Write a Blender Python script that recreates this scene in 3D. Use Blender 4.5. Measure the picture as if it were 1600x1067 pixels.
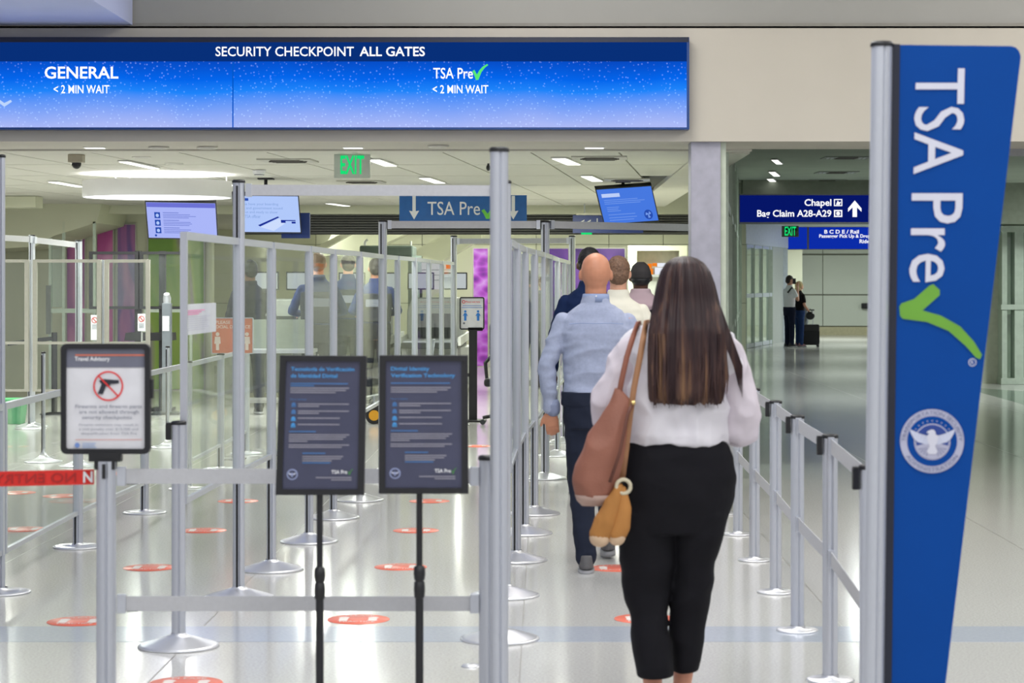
import bpy, bmesh, math, random
from mathutils import Vector, Matrix, noise
from mathutils.geometry import tessellate_polygon
for o in list(bpy.data.objects): bpy.data.objects.remove(o)
SC = bpy.context.scene; COL = SC.collection
random.seed(7)
# ------------------------------------------------------------------ camera, world, lights, exposure
F = 3400.0; CX = 850.0; HY = 440.0; EYE = 1.62
cam = bpy.data.objects.new('camera', bpy.data.cameras.new('camera')); COL.objects.link(cam)
cam.location = (0, 0, EYE); cam.rotation_euler = (math.pi/2, 0, 0)
cam.data.sensor_width = 36; cam.data.lens = F/1600*36
cam.data.shift_x = -(CX-800)/1600; cam.data.shift_y = -(533.5-HY)/1600
cam.data.clip_end = 300
cam.data.dof.use_dof = True; cam.data.dof.focus_distance = 20; cam.data.dof.aperture_fstop = 6.3
SC.camera = cam
w = bpy.data.worlds.new('world'); SC.world = w; w.use_nodes = True
w.node_tree.nodes['Background'].inputs[0].default_value = (.96, .97, 1, 1)
w.node_tree.nodes['Background'].inputs[1].default_value = 0.64
vs = SC.view_settings; vs.view_transform = 'Standard'; vs.look = 'None'; vs.gamma = 1; vs.use_curve_mapping = False
vs.exposure = 0.0
def area(name, loc, sx, sy, power, col=(1, 1, 1), rot=(0, 0, 0)):
    l = bpy.data.lights.new(name, 'AREA'); l.shape = 'RECTANGLE'; l.size = sx; l.size_y = sy
    l.energy = power; l.color = col
    o = bpy.data.objects.new(name, l); COL.objects.link(o); o.location = loc; o.rotation_euler = rot
    return o
WARM = (1, .95, .88); COOL = (.96, .98, 1); GREEN = (.96, 1, .91)
for xx in (-4.5, 0, 4.5):
    for yy in (1, 5.5, 10.0, 14.2):
        area('hall_ceiling_light', (xx, yy, 4.88), 1.6, 2.6, 112, COOL if yy < 14 else WARM)
# light of the ceiling fixtures built below, plus added lamps brightening the far wall
for (xx, yy, p) in [(-5, 19.5, 52), (-1.6, 19.5, 42), (0.2, 19.8, 36), (-4, 24, 52), (-2.2, 25.5, 52), (1.0, 26, 42), (-7.5, 21, 80), (-6.3, 24.5, 60),
                    (-4.8, 26.2, 40), (-3, 28.5, 52), (0.4, 28.5, 52), (-5, 35, 70), (-1, 35, 70), (2, 35, 60), (-9, 33, 60), (-8, 38, 60), (-4.5, 39.3, 75), (-1.5, 39.3, 75), (1.5, 39.3, 75)]:
    area('fixture_and_fill_light', (xx, yy, 2.66 if yy < 31 else 2.9), .3, 1.2, p*1.35, GREEN)
for (xx, yy, p) in [(3.6, 22, 16), (4.5, 30, 18), (6.3, 38, 30), (8, 46, 30), (9, 55, 45), (8, 61.0, 55), (13, 60, 50), (9.5, 31, 70)]:
    area('corridor_light', (xx, yy, 3.05), .5, 1.2, p*3.2, (.93, 1, .96))
# ------------------------------------------------------------------ helpers
def lin(c):
    return tuple(((v/255)/12.92 if v/255 <= .04045 else ((v/255+.055)/1.055)**2.4) for v in c)
MATS = {}
def mat(name, rgb, rough=.5, metal=0., var=.06, scale=12., bump=0., bscale=80., spec=.5, stretch=None, coat=0):
    if name in MATS: return MATS[name]
    m = bpy.data.materials.new(name); m.use_nodes = True; n = m.node_tree; b = n.nodes['Principled BSDF']
    c = lin(rgb); MATS[name] = m
    b.inputs['Roughness'].default_value = rough; b.inputs['Metallic'].default_value = metal
    b.inputs['Specular IOR Level'].default_value = spec; b.inputs['Coat Weight'].default_value = coat
    tc = n.nodes.new('ShaderNodeTexCoord'); mp = n.nodes.new('ShaderNodeMapping')
    n.links.new(tc.outputs['Object'], mp.inputs[0])
    if stretch: mp.inputs['Scale'].default_value = stretch
    t = n.nodes.new('ShaderNodeTexNoise'); t.inputs['Scale'].default_value = scale; n.links.new(mp.outputs[0], t.inputs[0])
    r = n.nodes.new('ShaderNodeValToRGB'); n.links.new(t.outputs[0], r.inputs[0]); n.links.new(r.outputs[0], b.inputs['Base Color'])
    r.color_ramp.elements[0].position = .3; r.color_ramp.elements[1].position = .7
    r.color_ramp.elements[0].color = tuple(v*(1-var) for v in c)+(1,); r.color_ramp.elements[1].color = tuple(min(1, v*(1+var)) for v in c)+(1,)
    if bump:
        t2 = n.nodes.new('ShaderNodeTexNoise'); t2.inputs['Scale'].default_value = bscale; n.links.new(mp.outputs[0], t2.inputs[0])
        bp = n.nodes.new('ShaderNodeBump'); bp.inputs['Strength'].default_value = bump; bp.inputs['Distance'].default_value = .01
        n.links.new(t2.outputs[0], bp.inputs['Height']); n.links.new(bp.outputs[0], b.inputs['Normal'])
    return m
def ramp_mat(name, stops, scale=1.5, rough=.4, kind='noise', stretch=(1, 1, 1), distort=1.0, detail=2, bump=0, emit=0):
    if name in MATS: return MATS[name]
    m = bpy.data.materials.new(name); m.use_nodes = True; n = m.node_tree; b = n.nodes['Principled BSDF']; MATS[name] = m
    b.inputs['Roughness'].default_value = rough
    tc = n.nodes.new('ShaderNodeTexCoord'); mp = n.nodes.new('ShaderNodeMapping'); n.links.new(tc.outputs['Object'], mp.inputs[0])
    mp.inputs['Scale'].default_value = stretch
    if kind == 'noise':
        t = n.nodes.new('ShaderNodeTexNoise'); t.inputs['Distortion'].default_value = distort; t.inputs['Detail'].default_value = detail; f = t.outputs[0]
    elif kind == 'voronoi':
        t = n.nodes.new('ShaderNodeTexVoronoi'); f = t.outputs['Distance']
    t.inputs['Scale'].default_value = scale
    n.links.new(mp.outputs[0], t.inputs['Vector'])
    r = n.nodes.new('ShaderNodeValToRGB'); n.links.new(f, r.inputs[0]); n.links.new(r.outputs[0], b.inputs['Base Color'])
    els = r.color_ramp.elements
    while len(els) < len(stops): els.new(.5)
    for e, (p, c) in zip(els, stops): e.position = p; e.color = lin(c)+(1,)
    if bump:
        bp = n.nodes.new('ShaderNodeBump'); bp.inputs['Strength'].default_value = bump; bp.inputs['Distance'].default_value = .01
        n.links.new(f, bp.inputs['Height']); n.links.new(bp.outputs[0], b.inputs['Normal'])
    return m
def emit(name, rgb, strength=1.0):
    if name in MATS: return MATS[name]
    m = bpy.data.materials.new(name); m.use_nodes = True; n = m.node_tree; MATS[name] = m
    n.nodes.remove(n.nodes['Principled BSDF']); e = n.nodes.new('ShaderNodeEmission')
    tc = n.nodes.new('ShaderNodeTexCoord'); t = n.nodes.new('ShaderNodeTexNoise'); t.inputs['Scale'].default_value = 2.0
    n.links.new(tc.outputs['Object'], t.inputs[0])
    r = n.nodes.new('ShaderNodeValToRGB'); n.links.new(t.outputs[0], r.inputs[0]); n.links.new(r.outputs[0], e.inputs[0])
    c = lin(rgb); r.color_ramp.elements[0].color = tuple(v*.96 for v in c)+(1,); r.color_ramp.elements[1].color = c+(1,)
    e.inputs[1].default_value = strength
    n.links.new(e.outputs[0], n.nodes['Material Output'].inputs[0]); return m
def glass(name, tint=(.93, .97, .95), refl=.22, rough=.02, haze=0.0):
    if name in MATS: return MATS[name]
    m = bpy.data.materials.new(name); m.use_nodes = True; n = m.node_tree; MATS[name] = m
    n.nodes.remove(n.nodes['Principled BSDF'])
    tr = n.nodes.new('ShaderNodeBsdfTransparent'); tr.inputs[0].default_value = tint+(1,)
    gl = n.nodes.new('ShaderNodeBsdfGlossy'); gl.inputs['Roughness'].default_value = rough
    lw = n.nodes.new('ShaderNodeLayerWeight'); lw.inputs[0].default_value = .5
    pw = n.nodes.new('ShaderNodeMath'); pw.operation = 'POWER'; pw.inputs[1].default_value = 5; n.links.new(lw.outputs['Facing'], pw.inputs[0])
    fr = n.nodes.new('ShaderNodeMath'); fr.operation = 'MULTIPLY_ADD'; fr.inputs[1].default_value = refl*1.6; fr.inputs[2].default_value = refl*.3; n.links.new(pw.outputs[0], fr.inputs[0])
    mx = n.nodes.new('ShaderNodeMixShader'); n.links.new(fr.outputs[0], mx.inputs[0]); n.links.new(tr.outputs[0], mx.inputs[1]); n.links.new(gl.outputs[0], mx.inputs[2])
    out = mx
    if haze:
        df = n.nodes.new('ShaderNodeBsdfDiffuse'); df.inputs[0].default_value = (.8, .85, .83, 1)
        t = n.nodes.new('ShaderNodeTexNoise'); t.inputs['Scale'].default_value = 3
        ml = n.nodes.new('ShaderNodeMath'); ml.operation = 'MULTIPLY'; ml.inputs[1].default_value = haze*2; n.links.new(t.outputs[0], ml.inputs[0])
        m2 = n.nodes.new('ShaderNodeMixShader'); n.links.new(ml.outputs[0], m2.inputs[0]); n.links.new(mx.outputs[0], m2.inputs[1]); n.links.new(df.outputs[0], m2.inputs[2]); out = m2
    n.links.new(out.outputs[0], n.nodes['Material Output'].inputs[0]); return m
def link(name, me, m, parent=None, loc=None, kind=None):
    o = bpy.data.objects.new(name, me); COL.objects.link(o)
    if parent: o.parent = parent
    if loc is not None: o.location = loc
    if m and not me.materials: me.materials.append(m)
    if kind: o['kind'] = kind
    return o
def thing(name, label, cat, loc=(0, 0, 0), rz=0, group=None):
    o = bpy.data.objects.new(name, None); COL.objects.link(o); o.empty_display_size = .1
    o.location = loc; o.rotation_euler = (0, 0, rz); o['label'] = label; o['category'] = cat
    if group: o['group'] = group
    return o
class MB:
    def __init__(s): s.v = []; s.f = []; s.sm = []
    def add(s, vs, fs, smooth=False):
        b = len(s.v); s.v += [tuple(v) for v in vs]; s.f += [tuple(i+b for i in f) for f in fs]; s.sm += [smooth]*len(fs); return s
    def box(s, x0, y0, z0, x1, y1, z1):
        x0, x1 = min(x0, x1), max(x0, x1); y0, y1 = min(y0, y1), max(y0, y1); z0, z1 = min(z0, z1), max(z0, z1)
        return s.add([(x0,y0,z0),(x1,y0,z0),(x1,y1,z0),(x0,y1,z0),(x0,y0,z1),(x1,y0,z1),(x1,y1,z1),(x0,y1,z1)],
                     [(0,3,2,1),(4,5,6,7),(0,1,5,4),(1,2,6,5),(2,3,7,6),(3,0,4,7)])
    def bar(s, a, b, wd, ht, up=(0, 0, 1)):
        a = Vector(a); b = Vector(b); d = (b-a).normalized(); u = Vector(up)
        if abs(d.dot(u)) > .99: u = Vector((0, 1, 0))
        sd = d.cross(u).normalized(); u2 = sd.cross(d).normalized(); vs = []
        for p in (a, b):
            for (i, j) in ((-1,-1),(1,-1),(1,1),(-1,1)): vs.append(p+sd*i*wd/2+u2*j*ht/2)
        return s.add(vs, [(0,3,2,1),(4,5,6,7),(0,1,5,4),(1,2,6,5),(2,3,7,6),(3,0,4,7)])
    def tube(s, pts, rs, n=12, caps=True, flat=1.0):
        pts = [Vector(p) for p in pts]
        if not isinstance(rs, (list, tuple)): rs = [rs]*len(pts)
        rings = []; pu = None
        for i, p in enumerate(pts):
            d = (pts[min(i+1, len(pts)-1)]-pts[max(i-1, 0)]).normalized()
            if pu is None:
                u = Vector((0, 0, 1)) if abs(d.z) < .9 else Vector((0, 1, 0))
            else: u = pu
            sd = d.cross(u)
            if sd.length < 1e-5: sd = d.cross(Vector((1, 0, 0)))
            sd.normalize(); u = sd.cross(d).normalized(); pu = u
            rings.append([p+sd*math.cos(t)*rs[i]+u*math.sin(t)*rs[i]*flat for t in [2*math.pi*k/n for k in range(n)]])
        vs = [v for r in rings for v in r]; fs = []
        for i in range(len(rings)-1):
            for k in range(n):
                a = i*n+k; b = i*n+(k+1) % n; fs.append((a, b, b+n, a+n))
        s.add(vs, fs, True)
        if caps:
            s.add(rings[0], [tuple(range(n))[::-1]]); s.add(rings[-1], [tuple(range(n))])
        return s
    def lathe(s, prof, n=32, c=(0, 0, 0), smooth=True):
        vs = []; fs = []
        for (r, z) in prof:
            for k in range(n): t = 2*math.pi*k/n; vs.append((c[0]+r*math.cos(t), c[1]+r*math.sin(t), c[2]+z))
        for i in range(len(prof)-1):
            for k in range(n):
                a = i*n+k; b = i*n+(k+1) % n; fs.append((a, b, b+n, a+n))
        return s.add(vs, fs, smooth)
    def prism(s, poly, p0, ux, uy, ext):
        p0 = Vector(p0); ux = Vector(ux); uy = Vector(uy); ext = Vector(ext); n = len(poly)
        vs = [p0+ux*a+uy*b for a, b in poly]; vs2 = [v+ext for v in vs]
        tris = tessellate_polygon([[Vector((a, b, 0)) for a, b in poly]])
        s.add(vs+vs2, [t for t in tris]+[tuple(i+n for i in t[::-1]) for t in tris]+[(i, (i+1) % n, (i+1) % n+n, i+n) for i in range(n)])
        return s
    def ell(s, c, r, n=16, m=10):
        vs = [(c[0], c[1], c[2]-r[2])]; fs = []
        for i in range(1, m):
            ph = math.pi*i/m-math.pi/2
            for k in range(n):
                t = 2*math.pi*k/n; vs.append((c[0]+r[0]*math.cos(ph)*math.cos(t), c[1]+r[1]*math.cos(ph)*math.sin(t), c[2]+r[2]*math.sin(ph)))
        vs.append((c[0], c[1], c[2]+r[2])); top = len(vs)-1
        for k in range(n):
            fs.append((0, 1+(k+1) % n, 1+k)); fs.append((top, top-n+k, top-n+(k+1) % n))
        for i in range(m-2):
            for k in range(n):
                a = 1+i*n+k; b = 1+i*n+(k+1) % n; fs.append((a, b, b+n, a+n))
        return s.add(vs, fs, True)
    def loft(s, rings, n=28, ex=2.3):
        vs = []; fs = []
        for (cx, cy, z, rx, ry) in rings:
            for k in range(n):
                t = 2*math.pi*k/n; c = math.cos(t); q = math.sin(t)
                vs.append((cx+rx*math.copysign(abs(c)**(2/ex), c), cy+ry*math.copysign(abs(q)**(2/ex), q), z))
        for i in range(len(rings)-1):
            for k in range(n):
                a = i*n+k; b = i*n+(k+1) % n; fs.append((a, b, b+n, a+n))
        fs.append(tuple(range(n))[::-1]); L = (len(rings)-1)*n; fs.append(tuple(range(L, L+n)))
        return s.add(vs, fs, True)
    def limb(s, pts, rs, n=14):
        for i in range(len(pts)-1): s.tube([pts[i], pts[i+1]], [rs[i], rs[i+1]], n)
        for p, r in zip(pts, rs): s.ell(p, (r, r, r), n, 10)
        return s
    def mesh(s, name):
        me = bpy.data.meshes.new(name); me.from_pydata(s.v, [], s.f); me.update()
        for p, q in zip(me.polygons, s.sm): p.use_smooth = q
        bm = bmesh.new(); bm.from_mesh(me); bmesh.ops.recalc_face_normals(bm, faces=bm.faces); bm.to_mesh(me); bm.free()
        return me
    def ob(s, name, m, parent=None, loc=None, kind=None, bevel=0):
        me = s.mesh(name)
        if bevel:
            bm = bmesh.new(); bm.from_mesh(me)
            es = [e for e in bm.edges if len(e.link_faces) == 2 and e.calc_face_angle() > .6]
            bmesh.ops.bevel(bm, geom=es, offset=bevel, segments=2, affect='EDGES', profile=.5); bm.to_mesh(me); bm.free()
        return link(name, me, m, parent, loc, kind)
def struct(name, mb, m, parent=None, bevel=0):
    o = mb.ob(name, m, parent, bevel=bevel)
    if not parent: o['kind'] = 'structure'
    return o
def W(x, y, s): return Vector(((x-CX)/s, F/s, EYE-(y-HY)/s))       # point seen at (x, y) when one metre spans s pixels
def G(x, s, z=0): return Vector(((x-CX)/s, F/s, z))
TXT = {}
def textmesh(t, off=0.0, align='LEFT'):
    key = (t, off)
    if key in TXT: return TXT[key]
    cu = bpy.data.curves.new('t', 'FONT'); cu.body = t; cu.resolution_u = 3; cu.offset = off; cu.align_x = 'LEFT'; cu.fill_mode = 'FRONT'
    o = bpy.data.objects.new('t', cu); COL.objects.link(o)
    dg = bpy.context.evaluated_depsgraph_get(); me = bpy.data.meshes.new_from_object(o.evaluated_get(dg))
    vs = [v.co.copy() for v in me.vertices]; fs = [tuple(p.vertices) for p in me.polygons]
    x0 = min(v.x for v in vs); x1 = max(v.x for v in vs); y0 = min(v.y for v in vs); y1 = max(v.y for v in vs)
    vs = [((v.x-x0)/(x1-x0), 1-(v.y-y0)/(y1-y0)) for v in vs]
    bpy.data.objects.remove(o); bpy.data.curves.remove(cu); bpy.data.meshes.remove(me)
    TXT[key] = (vs, fs); return TXT[key]
class Board:
    """a flat thing's face: (u, v) run over its four real corners"""
    def __init__(s, par, TL, TR, BL, BR=None, U=1., V=1.):
        s.par = par; s.TL = Vector(TL); s.TR = Vector(TR); s.BL = Vector(BL); s.BR = Vector(BR) if BR is not None else s.TR+s.BL-s.TL
        s.U = U; s.V = V; s.n = (s.BL-s.TL).cross(s.TR-s.TL).normalized(); s.o = Vector(par.location)
        if s.n.y > 0 and abs(s.n.y) > .05: s.n = -s.n
    def P(s, u, v, lift=0):
        u /= s.U; v /= s.V
        return s.TL*(1-u)*(1-v)+s.TR*u*(1-v)+s.BL*(1-u)*v+s.BR*u*v+s.n*lift-s.o
    def faces(s, name, vs, fs, m, lift, par=None):
        mb = MB(); mb.add([s.P(u, v, lift) for u, v in vs], fs); me = bpy.data.meshes.new(name); me.from_pydata(mb.v, [], mb.f); me.update()
        return link(name, me, m, par or s.par)
    def poly(s, name, pts, m, lift=.002, par=None, thick=None):
        if thick:
            tris = tessellate_polygon([[Vector((a, b, 0)) for a, b in pts]]); n = len(pts)
            mb = MB(); mb.add([s.P(u, v, lift) for u, v in pts]+[s.P(u, v, lift-thick) for u, v in pts],
                              list(tris)+[tuple(i+n for i in t[::-1]) for t in tris]+[(i, (i+1) % n, (i+1) % n+n, i+n) for i in range(n)])
            return mb.ob(name, m, par or s.par)
        return s.faces(name, pts, tessellate_polygon([[Vector((a, b, 0)) for a, b in pts]]), m, lift, par)
    def rect(s, name, u0, v0, u1, v1, m, lift=.002, par=None, thick=None):
        return s.poly(name, [(u0, v0), (u1, v0), (u1, v1), (u0, v1)], m, lift, par, thick)
    def rects(s, name, L, m, lift=.003, par=None):
        vs = []; fs = []
        for (a, b, c, d) in L:
            k = len(vs); vs += [(a, b), (c, b), (c, d), (a, d)]; fs.append((k, k+1, k+2, k+3))
        return s.faces(name, vs, fs, m, lift, par)
    def ring(s, name, cu, cv, r0, r1, m, lift=.002, par=None, n=40, a0=0, a1=2*math.pi):
        vs = []; fs = []
        for k in range(n+1):
            t = a0+(a1-a0)*k/n; vs += [(cu+r0*math.cos(t), cv+r0*math.sin(t)), (cu+r1*math.cos(t), cv+r1*math.sin(t))]
            if k < n: fs.append((2*k, 2*k+1, 2*k+3, 2*k+2))
        return s.faces(name, vs, fs, m, lift, par)
    def disc(s, name, cu, cv, r, m, lift=.002, par=None, n=32, thick=None, ry=None):
        ry = ry or r
        return s.poly(name, [(cu+r*math.cos(2*math.pi*k/n), cv+ry*math.sin(2*math.pi*k/n)) for k in range(n)], m, lift, par, thick)
    def text(s, t, u0, v0, u1, v1, m, lift=.003, par=None, off=0., mirror=False, name='lettering'):
        vs, fs = textmesh(t, off)
        return s.faces(name, [((u1-(u1-u0)*a) if mirror else u0+(u1-u0)*a, v0+(v1-v0)*b) for a, b in vs], fs, m, lift, par)
    def arctext(s, t, cu, cv, r0, r1, a0, a1, m, lift=.003, par=None, off=0.):
        vs, fs = textmesh(t, off); out = []
        for a, b in vs:
            th = a0+(a1-a0)*a; r = r1-(r1-r0)*b if a1 > a0 else r0+(r1-r0)*b
            out.append((cu+r*math.cos(th), cv+r*math.sin(th)))
        return s.faces('lettering', out, fs, m, lift, par)
    def frame(s, name, u0, v0, u1, v1, tu, tv, m, lift, thick, rad=0, par=None):
        def rr(a, b, c, d, r):
            if r <= 0: return [(a, b), (c, b), (c, d), (a, d)]
            out = []
            for (x, y, st) in ((c-r, b+r, -90), (c-r, d-r, 0), (a+r, d-r, 90), (a+r, b+r, 180)):
                for k in range(5): t = math.radians(st+90*k/4); out.append((x+r*math.cos(t), y+r*math.sin(t)))
            return out
        O = rr(u0, v0, u1, v1, rad); I = rr(u0+tu, v0+tv, u1-tu, v1-tv, rad*.4 if rad else 0); n = len(O)
        vs = [s.P(*p, lift) for p in O]+[s.P(*p, lift) for p in I]+[s.P(*p, lift-thick) for p in O]+[s.P(*p, lift-thick) for p in I]; fs = []
        for i in range(n):
            j = (i+1) % n; fs += [(i, j, n+j, n+i), (2*n+i, 3*n+i, 3*n+j, 2*n+j), (i, 2*n+i, 2*n+j, j), (n+i, n+j, 3*n+j, 3*n+i)]
        return MB().add(vs, fs).ob(name, m, par or s.par)
def PX(par, s):                                                    # face parallel to the wall, pixels as units
    return Board(par, W(0, 0, s), W(1600, 0, s), W(0, 1067, s), None, 1600, 1067)
CHECK = [(0, .46), (.13, .36), (.29, .66), (.45, .38), (.68, .14), (.93, 0), (1, .07), (.78, .24), (.58, .5), (.38, 1), (.22, 1), (.12, .7)]
def check(B, u0, v0, u1, v1, m, lift=.004, par=None):
    return B.poly('check_mark', [(u0+(u1-u0)*a, v0+(v1-v0)*b) for a, b in CHECK], m, lift, par)
# ------------------------------------------------------------------ materials
ALU = mat('brushed_aluminium', (196, 199, 208), .36, .55, .04, 30, stretch=(40, 40, 1))
ALU2 = mat('satin_aluminium', (172, 172, 170), .4, .5, .04, 30)
BLACK = mat('black_plastic', (22, 22, 26), .45, 0, .1)
BLACKF = mat('black_powder_coat', (24, 24, 29), .5, 0, .08)
SLOT = mat('dark_slot', (28, 28, 32), .6)
BELT = mat('pale_grey_webbing', (188, 188, 192), .7, 0, .03, 60, .15, 300)
REDB = mat('red_webbing', (214, 42, 34), .7, 0, .05, 60, .15, 300)
WHITE = mat('white_print', (232, 232, 236), .5, 0, .02)
BANW = mat('pale_print', (206, 206, 220), .5, 0, .02)
GREENC = mat('green_print', (104, 160, 52), .5, 0, .03)
BLUEB = mat('banner_blue', (0, 66, 146), .6, 0, .03, 3, spec=.15)
GLS = glass('clear_panel', (.965, .985, .975), refl=.15, haze=.012)
GLS2 = glass('corridor_glass', (.86, .93, .89), haze=.10)
BEIGE = mat('beige_wall', (194, 189, 179), .7, 0, .02, 2, .03, 60)
CREAM = mat('cream_wall', (206, 207, 184), .65, 0, .02, 2)
GREYW = mat('grey_upper_wall', (163, 163, 160), .75, 0, .02, 2)
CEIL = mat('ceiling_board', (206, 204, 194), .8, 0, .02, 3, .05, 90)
DARKGR = mat('dark_grille', (82, 82, 80), .6)
ORNG = mat('orange_print', (238, 96, 72), .5, 0, .04)
# base metal with radial brushing
BASEM = mat('spun_steel', (226, 227, 232), .3, .72, .02)
_n = BASEM.node_tree; _t = _n.nodes.new('ShaderNodeTangent'); _t.direction_type = 'RADIAL'; _t.axis = 'Z'
_n.nodes['Principled BSDF'].inputs['Anisotropic'].default_value = .75; _n.links.new(_t.outputs[0], _n.nodes['Principled BSDF'].inputs['Tangent'])
# floor
FL = bpy.data.materials.new('terrazzo'); FL.use_nodes = True; n = FL.node_tree; b = n.nodes['Principled BSDF']
tc = n.nodes.new('ShaderNodeTexCoord')
t1 = n.nodes.new('ShaderNodeTexNoise'); t1.inputs['Scale'].default_value = 90; t1.inputs['Detail'].default_value = 3
t2 = n.nodes.new('ShaderNodeTexNoise'); t2.inputs['Scale'].default_value = .8
r1 = n.nodes.new('ShaderNodeValToRGB'); mx = n.nodes.new('ShaderNodeMix'); mx.data_type = 'RGBA'; mx.blend_type = 'MULTIPLY'; mx.inputs[0].default_value = 1
r2 = n.nodes.new('ShaderNodeValToRGB')
for t in (t1, t2): n.links.new(tc.outputs['Object'], t.inputs[0])
r1.color_ramp.elements[0].position = .35; r1.color_ramp.elements[1].position = .6
r1.color_ramp.elements[0].color = lin((196, 194, 191))+(1,); r1.color_ramp.elements[1].color = lin((214, 213, 210))+(1,)
r2.color_ramp.elements[0].color = (.93, .93, .93, 1); r2.color_ramp.elements[1].color = (1, 1, 1, 1)
n.links.new(t1.outputs[0], r1.inputs[0]); n.links.new(t2.outputs[0], r2.inputs[0]); n.links.new(r1.outputs[0], mx.inputs[6]); n.links.new(r2.outputs[0], mx.inputs[7])
n.links.new(mx.outputs[2], b.inputs['Base Color']); b.inputs['Roughness'].default_value = .13; b.inputs['Specular IOR Level'].default_value = .5
bp = n.nodes.new('ShaderNodeBump'); bp.inputs['Strength'].default_value = .03; bp.inputs['Distance'].default_value = .004; t3 = n.nodes.new('ShaderNodeTexNoise'); t3.inputs['Scale'].default_value = 5
n.links.new(tc.outputs['Object'], t3.inputs[0]); n.links.new(t3.outputs[0], bp.inputs['Height']); n.links.new(bp.outputs[0], b.inputs['Normal'])
BAND = mat('blue_grey_terrazzo', (184, 190, 202), .13, 0, .06, 60)
FLG = mat('green_grey_terrazzo', (128, 142, 132), .12, 0, .06, 40)
# ------------------------------------------------------------------ the hall: floor, walls, ceilings
floor = struct('floor', MB().box(-16, -4, -.1, 22, 75, 0), FL)
struct('trim_1', MB().box(-16, F/563*1.62, -.05, 22, F/539*1.62, .0015), BAND)
# darker band of terrazzo crossing the corridor floor behind the banner
struct('trim_2', MB().add([(6.3, 27, .0015), (9.5, 21, .0015), (9.5, 27.5, .0015), (6.4, 33.5, .0015), (6.3, 27, -.03), (9.5, 21, -.03), (9.5, 27.5, -.03), (6.4, 33.5, -.03)],
       [(0,1,2,3),(4,7,6,5),(0,4,5,1),(1,5,6,2),(2,6,7,3),(3,7,4,0)]), FLG)
JN = mat('floor_joint', (150, 148, 144), .4)
for x in [-6.1, -4.6, -3.1, -1.6, -.1, 1.4, 2.9, 4.4, 5.9]:
    MB().box(x-.003, 3, -.01, x+.003, 40, .0006).ob('divider_strip', JN, floor)
# header beam over the entrance, upper wall, soffit
struct('wall_header', MB().box(-14, 17, 2.715, 16, 18, 3.615), BEIGE)
struct('wall_upper', MB().box(-14, 17.03, 3.63, 16, 17.6, 6.2), GREYW)
struct('trim_3', MB().box(-14, 17.0, 3.6, 16, 17.05, 3.64), mat('shadow_reveal', (140, 138, 132), .7))
SOFB = mat('soffit_blue_spill', (202, 210, 244), .7, 0, .03, 2)  # blue spill from the lit header sign is put into this colour
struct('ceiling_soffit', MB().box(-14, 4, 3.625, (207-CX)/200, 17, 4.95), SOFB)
struct('ceiling_upper', MB().box(-14, -4, 5.0, 16, 17.2, 5.1), CEIL)
struct('wall_left', MB().box(-14.2, 17, 0, -14, 60, 4), CREAM)
# stone column by the queue
COLM = mat('blue_grey_stone', (168, 168, 184), .5, 0, .10, 9, .05, 60)
struct('column', MB().box((1080-CX)/200, 17.05, 0, (1127-CX)/200, 17.35, 2.72), COLM, bevel=.008)
struct('trim_4', MB().box(1.385, 17.1, 0, 1.43, 17.5, 2.72), mat('green_white_frame', (196, 206, 190), .4))
# lower ceiling: plain margin then skewed grid of large panels
cl = struct('ceiling', MB().box(-14, 18, 2.735, 1.72, 31, 2.9), mat('ceiling_gap', (96, 96, 90), .9))
cmb = MB(); PWX, PWY = .74, 2.15
cmb.box(0, 0, 0, PWX-.02, PWY-.03, .03); cme = cmb.mesh('ceiling_panel')
ang = math.radians(-5.1); R = Matrix.Rotation(ang, 3, 'Z')
cme.materials.append(CEIL)
for i in range(-19, 5):
    for j in range(0, 6):
        p = R @ Vector((i*PWX, 0, 0)); q = R @ Vector((0, 1, 0))
        X = i*PWX*1.0+math.tan(-ang)*(j*PWY)+.62; Y = 18.1+j*PWY
        if X > .95 or X < -13.6: continue
        o = bpy.data.objects.new('ceiling_panel', cme); COL.objects.link(o); o.parent = cl; o.location = (X, Y, 2.706)
        # each panel follows the slanted grid lines
        o.rotation_euler = (0, 0, ang)
# ceiling margin right beside the column
struct('ceiling_edge', MB().box(1.3, 18.2, 2.69, 1.72, 31, 2.735), CEIL)
struct('ceiling_front', MB().box(-14, 18.0, 2.70, 1.72, 18.2, 2.74), CEIL)
# bulkhead and dark grille at the end of the grid
struct('wall_bulkhead', MB().box(-14, 31, 2.585, 2.65, 31.3, 2.9), CREAM)
gr = struct('grille_wall', MB().box(-4.4, 31.35, 2.3, 2.65, 31.5, 2.6), mat('grille_back', (60, 60, 60), .7))
for k in range(8): MB().box(-4.4, 31.28, 2.312+k*.036, 2.65, 31.35, 2.334+k*.036).ob('slat', DARKGR, gr)
struct('ceiling_rear', MB().box(-14, 31.3, 2.62, -4.4, 46, 2.7), CEIL)
struct('ceiling_back', MB().box(-14, 31.5, 3.0, 2.7, 46, 3.1), CREAM)
# far wall of the checkpoint, made of large panels
fw = struct('wall_far', MB().box(-14, 42, 0, 3.9, 42.2, 3.2), mat('wall_joint', (120, 122, 108), .8))
xs = [-14, -11.6, -9.2, -6.8, -4.4, -2.35, -.15, 1.25, 2.3, 3.9]
for i in range(len(xs)-1):
    for z0, z1 in ((0, 1.2), (1.21, 2.33), (2.34, 3.1)):
        MB().box(xs[i]+.006, 41.96, z0, xs[i+1]-.006, 42.0, z1).ob('wall_panel', CREAM, fw)
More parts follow.
